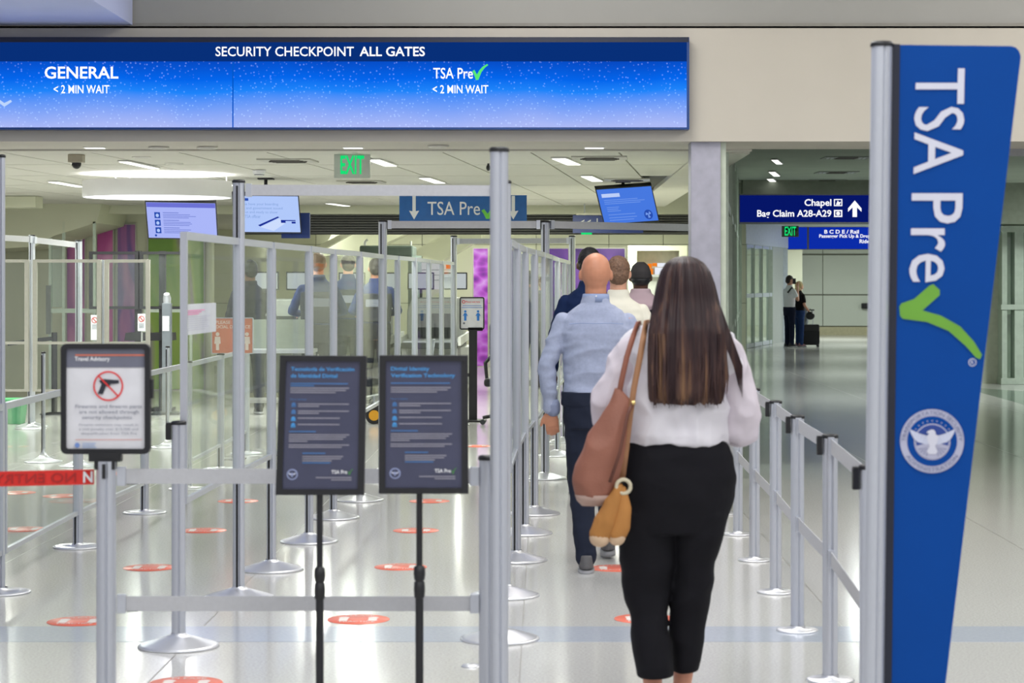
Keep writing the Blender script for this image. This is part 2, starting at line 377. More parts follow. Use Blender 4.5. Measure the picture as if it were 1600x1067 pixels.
# inclined escalator soffits seen over the lanes
def wedge(name, px, s, m, th):
    a = [W(x, y, s) for x, y in px]; mb = MB()
    mb.prism([(p.x, p.z) for p in a], (0, a[0].y, 0), (1, 0, 0), (0, 0, 1), (0, th, 0)); return struct(name, mb, m)
wedge('stair_soffit', [(700, 362), (752, 362), (752, 372), (690, 408), (680, 405), (640, 396)], 88, CREAM, 1.2)
wedge('stair_soffit', [(520, 362), (640, 362), (560, 400), (500, 400)], 86, CREAM, 1.0)
GSH = mat('stair_underside', (150, 152, 132), .7)
wedge('stair_stringer', [(540, 362), (556, 362), (490, 398), (470, 398)], 90, mat('pale_stringer', (222, 222, 200), .6), .3)
wedge('stair_soffit', [(-60, 300), (30, 300), (65, 307), (65, 300), (165, 300), (150, 348), (85, 368), (55, 385), (-60, 392)], 112, CREAM, 2.0)
struct('beam_left', MB().box(-9, 27.5, 2.56, W(66, 300, 122).x, 27.9, 2.7), CREAM)
# corridor on the right
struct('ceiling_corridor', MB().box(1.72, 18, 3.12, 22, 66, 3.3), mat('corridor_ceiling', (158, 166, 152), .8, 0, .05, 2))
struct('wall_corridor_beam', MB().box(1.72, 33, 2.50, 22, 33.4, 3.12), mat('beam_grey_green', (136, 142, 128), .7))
fe = struct('wall_end', MB().box(2, 66, 0, 22, 66.2, 3.4), mat('wall_joint', (120, 122, 108), .8))
EW = mat('end_wall_panel', (196, 202, 190), .55, 0, .02, 1)
xe = [2, 5.4, 8.45, 13.4, 16, 19, 22]
for i in range(len(xe)-1):
    for z0, z1 in ((.28, 1.2), (1.24, 2.42), (2.47, 3.3)):
        MB().box(xe[i]+.012, 65.95, z0, xe[i+1]-.012, 66, z1).ob('wall_panel', EW, fe)
struct('baseboard_end', MB().box(2, 65.9, 0, 22, 66, .25), mat('sand_baseboard', (178, 172, 140), .6))
# side screen of the corridor: mullions and glass running away from the column
MUL = mat('mullion_green_white', (186, 198, 184), .4, .2)
sid = thing('glazed_screen', 'tall pale glazed screen running down the corridor beside the stone column', 'screen', (1.52, 18.2, 0))
P0 = Vector((1.50, 18.2, 0)); P1 = Vector((4.35, 48, 0)); NM = 9
for k in range(NM+1):
    t = (k/NM)**1.0; p = P0.lerp(P1, t)-P0; p += P0-Vector(sid.location)
    MB().box(p.x-.04, p.y-.05, 0, p.x+.04, p.y+.05, 3.1).ob('mullion', MUL, sid)
for z in (.05, 1.1, 2.3, 3.08):
    MB().bar(P0+Vector((0, 0, z))-sid.location, P1+Vector((0, 0, z))-sid.location, .06, .08).ob('rail', MUL, sid)
MB().bar(P0+Vector((0, 0, 1.55))-sid.location, P1+Vector((0, 0, 1.55))-sid.location, .012, 3.0).ob('pane', GLS2, sid)
struct('wall_behind_screen', MB().bar((1.42, 19.4, 1.55), (4.22, 48.5, 1.55), .08, 3.1), CREAM)
# glazed doors at the bend
gd = thing('glazed_doors', 'row of pale framed glass doors along the corridor left of the waiting couple', 'door', G(1160, 67))
A0 = W(1150, 549, 66.3); A1 = W(1223, 537, 58)
A0.z = 0; A1.z = 0
def onl(t, z): return A0.lerp(A1, t)+Vector((0, 0, z))-gd.location
for t in (0, .17, .33, .50, .66, .72): MB().bar(onl(t, 0), onl(t, 2.55), .09, .09).ob('mullion', MUL, gd)
for z in (.06, 1.28, 2.5): MB().bar(onl(0, z), onl(.72, z), .08, .1).ob('rail', mat('pale_rail', (206, 214, 226), .3, .3), gd)
for a, c in ((0, .17), (.17, .33), (.33, .50), (.50, .66)): MB().bar(onl(a+.01, 1.28), onl(c-.01, 1.28), .02, 2.4).ob('pane', GLS2, gd)
DG = mat('pale_grey_door', (176, 182, 180), .45, .1, .03)
dl = MB().bar(onl(.73, 1.3), onl(1.0, 1.3), .06, 2.6).ob('door_leaf', DG, gd)
MB().bar(onl(.84, .9)+Vector((-.05, -.1, 0)), onl(.84, 1.7)+Vector((-.05, -.1, 0)), .05, .05).ob('handle', ALU, dl)
MB().bar(onl(-.3, 2.9), onl(1.0, 2.9), .3, .75).ob('fascia', mat('blue_white_fascia', (196, 204, 214), .4, .1), gd)
MB().bar(onl(1.0, 0), onl(1.0, 3.1), .25, .2).ob('jamb', mat('blue_white_fascia', (196, 204, 214), .4, .1), gd)
struct('wall_behind_doors', MB().box(2.0, 64, 0, 7.6, 64.2, 3.4), CREAM)
# right side wall with a window, beyond the banner
rw = struct('wall_right', MB().box(6.4, 34.6, 0, 7.3, 35, 3.1), mat('warm_grey_wall', (188, 190, 172), .7))
struct('wall_right_side', MB().box(7.3, 34.9, 0, 22, 35.3, 3.1), mat('warm_grey_wall', (188, 190, 172), .7))
struct('window_1', MB().box(7.22, 34.3, 0, 7.3, 34.6, 2.45).box(7.42, 34.3, 0, 7.56, 34.6, 2.4).box(7.2, 34.27, 2.4, 8.8, 34.57, 2.5).box(7.2, 34.27, 1.18, 8.8, 34.57, 1.26).box(7.2, 34.27, .003, 8.8, 34.57, .1), MUL)
wp = MB().box(7.3, 34.45, .1, 8.8, 34.48, 2.4).ob('window_2', GLS2); wp['kind'] = 'structure'
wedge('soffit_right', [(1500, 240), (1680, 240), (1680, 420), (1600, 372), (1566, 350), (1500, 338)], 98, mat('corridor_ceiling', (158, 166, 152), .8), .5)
struct('trim_5', MB().box(3.3, 17.95, 2.66, 14, 18.1, 2.72), mat('cool_trim', (150, 152, 156), .5))
# ------------------------------------------------------------------ LED header sign
def led_mat():
    m = bpy.data.materials.new('led_gradient'); m.use_nodes = True; n = m.node_tree; n.nodes.remove(n.nodes['Principled BSDF'])
    g = n.nodes.new('ShaderNodeNewGeometry'); sp = n.nodes.new('ShaderNodeSeparateXYZ'); n.links.new(g.outputs['Position'], sp.inputs[0])
    mr = n.nodes.new('ShaderNodeMapRange'); mr.inputs[1].default_value = EYE+(440-200)/200; mr.inputs[2].default_value = EYE+(440-60)/200
    no = n.nodes.new('ShaderNodeTexNoise'); no.inputs['Scale'].default_value = 1.3; n.links.new(g.outputs['Position'], no.inputs[0])
    ad = n.nodes.new('ShaderNodeMath'); ad.operation = 'MULTIPLY_ADD'; ad.inputs[1].default_value = .16; n.links.new(no.outputs[0], ad.inputs[0])
    n.links.new(sp.outputs[2], mr.inputs[0]); n.links.new(mr.outputs[0], ad.inputs[2])
    r = n.nodes.new('ShaderNodeValToRGB'); n.links.new(ad.outputs[0], r.inputs[0]); E = r.color_ramp.elements
    st = [(.08, (172, 186, 246)), (.3, (118, 160, 248)), (.48, (30, 132, 250)), (.62, (4, 102, 236)), (.85, (8, 70, 190)), (1, (6, 50, 140))]
    while len(E) < len(st): E.new(.5)
    for e, (p, c) in zip(E, st): e.position = p; e.color = lin(c)+(1,)
    vo = n.nodes.new('ShaderNodeTexVoronoi'); vo.inputs['Scale'].default_value = 34; n.links.new(g.outputs['Position'], vo.inputs['Vector'])
    r2 = n.nodes.new('ShaderNodeValToRGB'); n.links.new(vo.outputs['Distance'], r2.inputs[0]); r2.color_ramp.elements[0].color = (.22, .3, .42, 1); r2.color_ramp.elements[1].color = (0, 0, 0, 1)
    r2.color_ramp.elements[0].position = .10; r2.color_ramp.elements[1].position = .26
    ax = n.nodes.new('ShaderNodeMix'); ax.data_type = 'RGBA'; ax.blend_type = 'ADD'; ax.inputs[0].default_value = .7
    n.links.new(r.outputs[0], ax.inputs[6]); n.links.new(r2.outputs[0], ax.inputs[7])
    e = n.nodes.new('ShaderNodeEmission'); n.links.new(ax.outputs[2], e.inputs[0]); n.links.new(e.outputs[0], n.nodes['Material Output'].inputs[0]); return m
hs = thing('video_wall_sign', 'long blue illuminated checkpoint sign across the beam above the entrance', 'sign', (-2, 16.95, W(0, 200, 201).z))
B = PX(hs, 201.5)
B.rect('cabinet', -420, 58, 1077, 202, mat('navy_cabinet', (8, 60, 130), .4), 0, thick=.12)
EW1 = emit('led_white', (255, 255, 255), 1.2)
B.rect('led_panel', -420, 96, 1073, 199, led_mat(), .002)
B.rect('led_panel', -420, 66, 1073, 96, emit('led_navy', (8, 48, 122), 1), .002)
B.rect('divider', 363, 97, 365, 199, emit('led_mid_blue', (4, 88, 200), 1), .004)
B.rect('top_strip', -420, 58, 1076, 66, mat('navy_strip', (10, 22, 52), .4), .003)
B.text('SECURITY CHECKPOINT', 337, 73, 553, 88, EW1, .005, off=.008)
B.text('ALL GATES', 562, 73, 664, 88, EW1, .005, off=.016)
B.text('GENERAL', 70, 104, 185, 123, EW1, .005, off=.016)
B.text('< 2 MIN WAIT', 84, 133, 171, 146, EW1, .005, off=.01)
B.text('< 2 MIN WAIT', 676, 133, 763, 146, EW1, .005, off=.01)
B.text('TSA Pre', 677, 106, 739, 123, EW1, .005, off=.008)
check(B, 738, 100, 763, 125, emit('led_green', (90, 235, 120), 1), .005)
B.poly('arrow', [(-6, 157), (-3, 154), (7, 161), (17, 156), (19, 159), (7, 167)], emit('led_pale', (190, 215, 255), 1), .005)
# ------------------------------------------------------------------ ceiling fixtures
LIT = emit('lamp_diffuser', (255, 255, 250), 2.0); TRIMW = mat('fixture_trim', (232, 232, 228), .4)
def fixture(px0, px1, s0, s1, wd, label, z=2.70, grp='recessed strip lights in the tiled ceiling'):
    a = Vector(((px0-CX)/s0, F/s0, z)); b_ = Vector(((px1-CX)/s1, F/s1, z)); c = (a+b_)/2
    t = thing('strip_light', label, 'light', c, 0, grp)
    MB().bar(a-c+Vector((0, 0, -.003)), b_-c+Vector((0, 0, -.003)), wd, .012).ob('frame', TRIMW, t)
    MB().bar((a-c)*.97+Vector((0, 0, -.011)), (b_-c)*.97+Vector((0, 0, -.011)), wd-.02, .006).ob('diffuser', LIT, t)
def sat(y, z=2.70): return (HY-y)/(z-EYE)
for (x0, y0, x1, y1, wd, lab) in [
    (192, 251, 243, 262, .10, 'long recessed strip light in front of the drum pendant'),
    (82, 283, 128, 291, .12, 'recessed strip light left of the drum pendant'),
    (583, 248, 611, 258, .13, 'recessed strip light right of the hanging exit sign'),
    (663, 277, 688, 285, .13, 'recessed strip light above the overhead lane sign'),
    (873, 246, 897, 256, .14, 'nearer of the two recessed lights left of the tilted blue screen'),
    (916, 274, 934, 282, .13, 'farther of the two recessed lights left of the tilted blue screen'),
    (514, 317, 542, 321, .12, 'recessed strip light at the far end of the tiled ceiling'),
    (330, 281, 362, 289, .13, 'recessed strip light glowing behind the drum pendant')]:
    fixture(x0, x1, sat(y0), sat(y1), wd, lab)
for x, y, lab in ((1214, 252, 'nearest of three square ceiling lights in the corridor'), (1210, 271, 'middle one of three square ceiling lights in the corridor'), (1207, 282, 'farthest of three square ceiling lights in the corridor')):
    q_ = sat(y, 3.11); fixture(x-4, x+4, q_+2.2, q_-2.2, .09*F/q_/27*1.0+.0, lab, 3.11, 'square ceiling lights in the corridor')
for x, y, lab in ((1322, 246, 'nearest of three dark air vents in the corridor ceiling'), (1307, 269, 'middle one of three dark air vents in the corridor ceiling'), (1290, 282, 'farthest of three dark air vents in the corridor ceiling')):
    q_ = sat(y, 3.12); t = thing('air_vent', lab, 'vent', ((x-CX)/q_, F/q_, 3.12), 0, 'air vents in the corridor ceiling')
    MB().box(-.28, -.28, -.008, .28, .28, .006).ob('frame', mat('vent_grey', (120, 126, 116), .5), t)
    for k in range(4): MB().box(-.12, -.2+k*.1, -.016, .12, -.15+k*.1, -.006).ob('slat', mat('vent_dark', (66, 60, 52), .6), t)
    for k in (-.22, -.17, .17, .22): MB().box(k-.012, -.1, -.014, k+.012, .1, -.007).ob('vent_glint', ALU, t)  # pale bars put in for the small reflections on the vents
MB().box(W(1255, 0, 150).x, 21, 3.02, 8, 22.6, 3.118).ob('ceiling_duct', mat('duct_grey_violet', (160, 158, 168), .6), bpy.data.objects['ceiling_corridor'])
for x, lab in ((144, 'small slot light in the plaster edge above the dome camera'), (550, 'small slot light above the hanging exit sign'), (929, 'small slot light in the plaster edge near the stone column')):
    p = W(x, 231, 193); t = thing('slot_light', lab, 'light', (p.x, 17.72, 2.715), 0, None)
    MB().box(-.085, -.06, -.008, .085, .06, .01).ob('frame', TRIMW, t); MB().box(-.075, -.05, -.012, .075, .05, -.007).ob('diffuser', LIT, t)
for x, y, lab in ((248, 232, 'small round downlight left of centre in the plaster edge'), (324, 232, 'round downlight between pendant and exit sign'), (221, 246, 'round speaker disc before the drum pendant'), (272, 256, 'flat round disc just above the drum pendant'), (685, 230, 'flat round disc beside the tall middle post')):
    s = sat(y); p = Vector(((x-CX)/s, F/s, 2.70)); t = thing('ceiling_disc', lab, 'ceiling disc', p)
    MB().lathe([(.001, -.004), (.07, -.004), (.085, .0), (.085, .012)], 24).ob('rim', mat('disc_trim', (214, 212, 204), .5), t)
    MB().lathe([(.001, -.006), (.055, -.006), (.06, -.003)], 20).ob('disc', mat('disc_face', (190, 188, 180), .5), t)
for x, y, lab in ((450, 251, 'dark slotted air vent left of the exit sign'), (565, 284, 'dark slotted air vent under the exit sign'), (937, 247, 'dark slotted air vent between the strip lights and column'), (980, 281, 'dark slotted air vent above the tilted blue screen')):
    s = sat(y); p = Vector(((x-CX)/s, F/s, 2.70)); t = thing('air_vent', lab, 'vent', p, math.radians(-3), 'air vents in the tiled ceiling')
    MB().box(-.24, -.24, -.006, .24, .24, .006).ob('frame', mat('vent_frame', (188, 186, 176), .5), t)
    for k in range(5): MB().box(-.17+.02*abs(k-2), -.17+k*.075, -.014, .17-.02*abs(k-2), -.13+k*.075, -.005).ob('slat', mat('vent_dark', (66, 60, 52), .6), t)
p = Vector(((405-CX)/sat(266), F/sat(266), 2.70)); t = thing('smoke_detector', 'small round smoke detector on the ceiling right of the drum pendant', 'detector', p)
MB().lathe([(.001, -.05), (.04, -.05), (.06, -.03), (.065, 0)], 20).ob('housing', WHITE, t); MB().lathe([(.045, -.048), (.05, -.042)], 16).ob('vent_ring', SLOT, t)
# drum pendant
p = W(246, 309, 154.5); t = thing('drum_pendant', 'large round white drum pendant lamp glowing under the ceiling at left', 'lamp', p)
MB().lathe([(.745, 0), (.745, .165), (.735, .165), (.735, .0)], 64).ob('shade', mat('drum_shade', (226, 226, 228), .5, 0, .01), t)
MB().lathe([(.001, .004), (.733, .004)], 64).ob('diffuser', emit('pendant_glow', (255, 255, 255), 3.0), t)
MB().lathe([(.001, .15), (.733, .15)], 64).ob('upper_diffuser', emit('pendant_uplight', (255, 255, 255), 6.0), t)
for a in (.3, 2.4, 4.5): MB().tube([(.7*math.cos(a), .7*math.sin(a), .16), (.7*math.cos(a), .7*math.sin(a), 2.70-p.z)], .006, 6).ob('cable', WHITE, t)
# dome camera
p = W(119.5, 245, 183); t = thing('dome_camera', 'dark dome security camera on a beige box under the ceiling', 'camera', p)
MB().box(-.062, -.06, -.05, .062, .06, 2.705-p.z).ob('mount', mat('camera_beige', (178, 170, 150), .5), t, bevel=.006)
MB().ell((0, 0, -.055), (.042, .042, .05), 20, 12).ob('dome', mat('smoked_dome', (20, 20, 24), .1, 0, .02), t)
t = thing('dome_camera', 'small black camera bracket peeking out left of the tall middle post', 'camera', W(763, 262, 170))
MB().tube([(0, 0, .02), (0, 0, 2.71-t.location.z)], .01, 8).ob('mount', BLACK, t); MB().ell((0, 0, 0), (.02, .03, .03), 12, 8).ob('dome', BLACK, t)
# exit signs
EXG = emit('exit_green', (20, 225, 120), 1.0)
def exit_sign(x0, y0, x1, y1, s, lab, face, zc, tx):
    c = W((x0+x1)/2, y1, s); t = thing('exit_sign', lab, 'sign', c); B = PX(t, s)
    B.rect('housing', x0, y0, x1, y1, face, 0, thick=.05)
    B.text('EXIT', *tx, EXG, .003, off=.02)
    z = zc-c.z; h = (y1-y0)/s
    MB().box(-.1, .0, h, .1, .05, z).ob('canopy', TRIMW, t)
exit_sign(522, 240, 578, 278, 183, 'white exit sign with green letters hanging under the ceiling left of centre', mat('exit_face', (206, 214, 202), .4), 2.71, (532, 243, 569, 272))
exit_sign(1222, 353, 1248, 370, 100, 'small grey exit sign with green letters below the corridor direction sign', mat('exit_grey', (92, 96, 84), .5), 2.42, (1226, 354, 1244, 368))
# overhead lane sign
c = W(723, 346, 140); t = thing('lane_sign', 'blue hanging lane sign with down arrows behind the tall middle post', 'sign', c); B = PX(t, 140)
B.rect('panel', 624, 305, 823, 346, mat('lane_blue', (24, 94, 168), .4), 0, thick=.05)
for x in (647, 802): B.poly('arrow', [(x-2.6, 306), (x+2.6, 306), (x+2.6, 330), (x+8, 329), (x, 343), (x-8, 329), (x-2.6, 330)], WHITE, .002)
B.text('TSA Pre', 668, 315, 750, 336, WHITE, .003, off=.002); check(B, 752, 318, 786, 342, mat('lane_green', (110, 205, 70), .5))
for x in (660, 790): MB().tube([W(x, 306, 140)-c, Vector((W(x, 306, 140).x-c.x, 0, 2.71-c.z))], .008, 6).ob('rod', ALU, t)
# lane number sign
c = W(947, 363, 112); t = thing('lane_number_sign', 'dark blue hanging sign with arrows and number one beneath the tilted screen', 'sign', c); B = PX(t, 112)
B.rect('panel', 895, 336, 1005, 364, mat('deep_navy', (12, 40, 108), .4), 0, thick=.06)
B.rect('panel_top', 900, 333, 990, 337, mat('cream_top', (200, 196, 176), .5), .0, thick=.05)
B.text('<< 1', 905, 341, 934, 357, mat('dim_white', (200, 200, 200), .5), .003)
B.rect('green_light', 908, 363.5, 925, 366.5, EXG, .002, thick=.03)
MB().tube([(-.3, .02, .25), (-.3, .02, 2.71-c.z)], .008, 6).ob('rod', ALU, t)
# corridor direction signs
BLS = emit('sign_deep_blue', (6, 22, 104), 1); BL2 = emit('sign_blue', (12, 44, 168), 1); LW = emit('sign_white', (250, 250, 255), 1.1)
c = W(1278, 348, 106); t = thing('direction_sign', 'dark blue lit chapel and bag claim sign with up arrow over the corridor', 'sign', c); B = PX(t, 106)
B.rect('housing', 1153, 303, 1405, 350, mat('sign_frame', (90, 92, 96), .5), -.003, thick=.14)
B.rect('face', 1156, 305, 1402, 347, BLS, .0)
B.text('Chapel', 1257, 311, 1299, 325, LW, .003, off=.02); B.text('Bag Claim A28-A29', 1183, 328, 1299, 342, LW, .003, off=.02)
B.frame('pictogram', 1303, 311, 1316, 322, 1.5, 1.5, LW, .004, .002); B.frame('pictogram', 1303, 328, 1316, 339, 2, 2, LW, .004, .002)
B.poly('pictogram_figure', [(1306, 320), (1309, 313), (1311, 316), (1314, 315), (1312, 320)], LW, .004); B.disc('pictogram_figure', 1309.5, 333.5, 3, LW, .004)
B.poly('arrow', [(1332, 339), (1332, 324), (1325, 331), (1325, 325.5), (1335.5, 313), (1346, 325.5), (1346, 331), (1339, 324), (1339, 339)], LW, .004)
MB().box(-1.1, .1, .4, 1.1, .3, 3.12-c.z).ob('hanger', mat('beam_grey_green', (136, 142, 128), .7), t)
c = W(1290, 389, 57); t = thing('direction_sign', 'bright blue lit sign for rail and passenger pick up on the far wall', 'sign', c); B = PX(t, 57)
B.rect('housing', 1222, 354, 1420, 390, mat('sign_frame', (90, 92, 96), .5), -.003, thick=.1)
for a, e in ((1223, 1261), (1264, 1420)): B.rect('face', a, 355, e, 389, BL2, .0)
B.text('B C D E / Rail', 1288, 359, 1342, 365, LW, .004, off=.02); B.text('Passenger Pick Up & Drop', 1280, 366, 1360, 373, LW, .004, off=.02); B.text('Ride', 1343, 374, 1358, 380, LW, .004, off=.02)
MB().box(-1.2, 0, .63, 1.2, .1, 3.12-c.z).ob('hanger', mat('beam_grey_green', (136, 142, 128), .7), t)
# ------------------------------------------------------------------ hanging screens
def screen(lab, TL, TR, BL, BR, s, m, roof=2.71):
    q = [W(*TL, s), W(*TR, s*.995), W(*BL, s*.985)]; q.append(q[1]+q[2]-q[0])
    c = (q[2]+q[3])/2; t = thing('hanging_screen', lab, 'screen', c)
    B = Board(t, *q, U=100, V=60)
    B.rect('casing', 0, 0, 100, 60, BLACK, 0, thick=.05); B.rect('display', 1.6, 1.6, 98.4, 58, m, .002)
    mid = B.P(50, 5, -.05); zt = roof-c.z
    MB().tube([mid, (mid.x, mid.y+.03, zt)], .018, 10).ob('pole', BLACK, t); MB().box(mid.x-.08, mid.y-.05, zt-.02, mid.x+.08, mid.y+.11, zt).ob('ceiling_plate', BLACK, t)
    return t, B
SB = emit('screen_pale_violet', (172, 184, 250), 1.0); SB2 = emit('screen_pale_blue', (178, 202, 252), 1.0); SB3 = emit('screen_blue', (72, 122, 226), 1.0)
SD = emit('screen_dark_blue', (40, 78, 176), 1); SG = emit('screen_grey_blue', (120, 134, 214), 1)
t, B = screen('hanging screen with three blue icons and pale text, under the drum pendant', (226, 314), (338, 316), (231, 373), (343, 369), 148, SB)
B.rect('title_bar', 2, 2, 98, 9, emit('screen_violet', (110, 116, 214), 1), .003)
for k, v in enumerate((17, 29, 41)):
    B.rect('icon', 12, v, 20, v+9.5, SD, .003); B.disc('icon_mark', 16, v+5, 2.2, SB2, .004, ry=2.8)
    B.rects('text_line', [(24, v, 46, v+1.2), (24, v+3, 62, v+4), (24, v+5.5, 70-6*k, v+6.5), (24, v+8, 60, v+9)], SG, .003)
B.disc('emblem', 12, 54, 1.5, SD, .003, ry=1.8)
t, B = screen('hanging screen showing a boarding pass drawing, behind the left tall post', (362, 304), (467, 305), (368, 364), (472, 367), 150, SB2)
TXC = emit('screen_text_blue', (130, 160, 220), 1)
for k, (s_, a) in enumerate((('please have your boarding', 68), ('pass and government issued', 74), ('ID out and ready to show', 66), ('the TSA officer', 40))): B.text(s_, 8, 12+k*6.3, a, 17+k*6.3, TXC, .003)
B.rect('icon', 16, 5, 24, 9, SD, .003)
B.poly('pass_edge', [(35, 47), (66, 33), (68, 34.5), (38, 49)], emit('screen_ink', (28, 48, 150), 1), .004)
B.poly('pass_card', [(38, 50), (68, 36), (76, 44), (58, 56)], emit('screen_card', (206, 222, 255), 1), .0035)
B.rects('pass_line', [(70, 38.5, 92, 40), (70, 40, 77, 43), (86, 41, 92, 44)], emit('screen_ink', (28, 48, 150), 1), .004)
MB().box(.12, .12, -.05, .42, .2, .22).ob('rear_box', mat('navy_box', (20, 50, 120), .5), t)
t, B = screen('tilted blue screen with a round white emblem, hanging near the stone column', (930, 295), (1018, 289), (944, 352), (1033, 350), 145, SB3)
SW = emit('screen_pale_line', (190, 208, 250), 1); SL = emit('screen_line', (118, 156, 236), 1)
B.rect('title_block', 8, 9, 40, 15, SW, .003)
B.rects('text_line', [(10, 19, 70, 20), (10, 22, 82, 23), (10, 25, 74, 26), (12, 31, 34, 32), (12, 34, 32, 35), (12, 37, 36, 38), (12, 43, 60, 44), (12, 48, 62, 49), (12, 52, 56, 53)], SL, .003)
B.disc('emblem', 83, 47, 7.5, SD, .003, ry=8)
for k in range(3):
    a = k*2.094-1.2; B.poly('emblem_blade', [(83+5.5*math.cos(a), 47+6*math.sin(a)), (83+5.5*math.cos(a+.9), 47+6*math.sin(a+.9)), (83+1.5*math.cos(a+1.6), 47+1.6*math.sin(a+1.6)), (83, 47)], SL, .004)
# ------------------------------------------------------------------ stanchions
def post_mesh(h, r, n=32):
    pts = []
    for k in range(n):
        t = 2*math.pi*k/n; g = (k % (n//4)) in (0,); rr = r-.006 if g else r
        pts.append((rr*math.cos(t+.18), rr*math.sin(t+.18)))
    return MB().prism(pts, (0, 0, .0), (1, 0, 0), (0, 1, 0), (0, 0, h))
CACHE = {}
def cached(key, fn, m):
    if key not in CACHE:
        me = fn().mesh(key[0]); me.materials.append(m); CACHE[key] = me
    return CACHE[key]
def stanchion(lab, x, s, h=.99, base='cone', r=.031, grp=None, latch=None, slot=True, name='stanchion', cap=True, slot_side=-1, tall=False):
    p = G(x, s); t = thing(name, lab, 'post', p, 0, grp)
    zb = .045 if base == 'cone' else .012
    if base == 'socket': zb = .0
    link('post', cached(('post', h, r, zb), lambda: post_mesh(h-zb, r), ALU), None, t, (0, 0, zb))
    if cap: link('cap', cached(('cap', r), lambda: MB().lathe([(.001, .012), (r*.9, .012), (r+.003, .006), (r+.003, -.004), (r*.8, -.004)], 24), BLACK), None, t, (0, 0, h))
    if slot: link('slot', cached(('slot', h, r), lambda: MB().box(-.0055, -.004, zb+.005, .0055, .004, h-(.02 if not tall else .02)), SLOT), None, t, (slot_side*.011, -r*.955, 0))
    if base == 'cone':
        link('base', cached(('base', 1), lambda: MB().lathe([(.032, .062), (.036, .055), (.06, .046), (.165, .014), (.178, .009), (.18, .001), (.02, .001)], 56), BASEM), None, t)
    elif base == 'flat':
        link('base', cached(('base', 2), lambda: MB().lathe([(.033, .028), (.036, .014), (.09, .011), (.097, .007), (.098, .001), (.02, .001)], 48), BASEM), None, t)
    elif base == 'wide':
        link('base', cached(('base', 3), lambda: MB().lathe([(.033, .03), (.036, .018), (.13, .012), (.15, .008), (.152, .001), (.02, .001)], 48), BASEM), None, t)
    elif base == 'trumpet':
        link('base', cached(('base', 4), lambda: MB().lathe([(.02, .12), (.024, .09), (.04, .055), (.09, .025), (.168, .01), (.172, .001), (.02, .001)], 48), BASEM), None, t)
    elif base == 'socket':
        link('base', cached(('base', 5), lambda: MB().lathe([(.033, .02), (.05, .018), (.085, .008), (.088, .001), (.03, .001)], 32), BASEM), None, t)
    if latch:
        l = MB().box(-.052, -.02, h-.004, .03, .02, h+.004).box(-.054, -.018, h-.072, -.034, .016, h-.002).ob('latch', BLACK, t)
    return t
def panel(lab, a, b, z0, z1, grp, mid=None, name='partition_panel', fm=ALU, fw=.03, posts=True):
    a = Vector(a); b = Vector(b); c = (a+b)/2; c.z = 0; t = thing(name, lab, 'partition', c, 0, grp)
    d = (b-a).normalized(); a2 = a-c+d*.035; b2 = b-c-d*.035
    Z = lambda p, z: Vector((p.x, p.y, z))
    MB().bar(Z(a2, z1-.015), Z(b2, z1-.015), fw*.9, .035).ob('top_rail', fm, t)
    MB().bar(Z(a2, z0+.012), Z(b2, z0+.012), fw*.7, .025).ob('bottom_rail', fm, t)
    if posts:
        for p in (a2, b2): MB().bar(Z(p, z0), Z(p, z1), fw, fw).ob('stile', fm, t)
    if mid: MB().bar(Z(a2, mid), Z(b2, mid), fw*.7, .03).ob('mid_rail', fm, t)
    MB().bar(Z(a2, (z0+z1)/2), Z(b2, (z0+z1)/2), .006, z1-z0-.05).ob('pane', GLS, t)
    return t
ORD = ['first', 'second', 'third', 'fourth', 'fifth', 'sixth', 'seventh', 'eighth', 'ninth', 'tenth', 'eleventh', 'twelfth', 'thirteenth']
# row A, left of the empty lane
rowA = [(285, 352), (372, 305), (424, 278), (483, 251), (521, 228), (562, 211), (598, 190), (621, 181), (648, 170), (670, 156), (690, 145), (709, 138)]
for i, (x, s) in enumerate(rowA):
    if i in (1, 6, 11): continue
    if i == 0: stanchion('short silver post with black latch at the near end of the left clear partition', 279, s, .99, latch=True, grp='posts of the left clear partition', slot=False)
    else: stanchion('silver post with domed base, %s along the left clear partition' % ORD[i], x, s, 1.8, grp='posts of the left clear partition', cap=False, r=.027)
for i in range(len(rowA)-1):
    panel('clear panel in silver frame, %s from the near end of the left partition' % ORD[i], G(*rowA[i]), G(*rowA[i+1]), .63, 1.84, 'clear panels of the left partition')
# row B, right of the empty lane
rowB = [(788, 345), (795, 302), (807, 269), (820, 243), (835, 224), (849, 205), (861, 187), (871, 168), (882, 155), (890, 144)]
for i, (x, s) in enumerate(rowB):
    if i in (1, 5, 6, 9): continue
    if i == 0: stanchion('short silver post behind the tall middle post with a wide domed base', 781, s, .99, grp='posts of the middle clear partition', slot=False)
    else: stanchion('silver post with domed base, %s along the middle clear partition' % ORD[i], x, s, 1.8, grp='posts of the middle clear partition', cap=False, r=.027)
for i in range(1, len(rowB)-1):
    panel('clear panel in silver frame, %s from the near end of the middle partition' % ORD[i-1], G(*rowB[i]), G(*rowB[i+1]), .63, 1.84, 'clear panels of the middle partition')
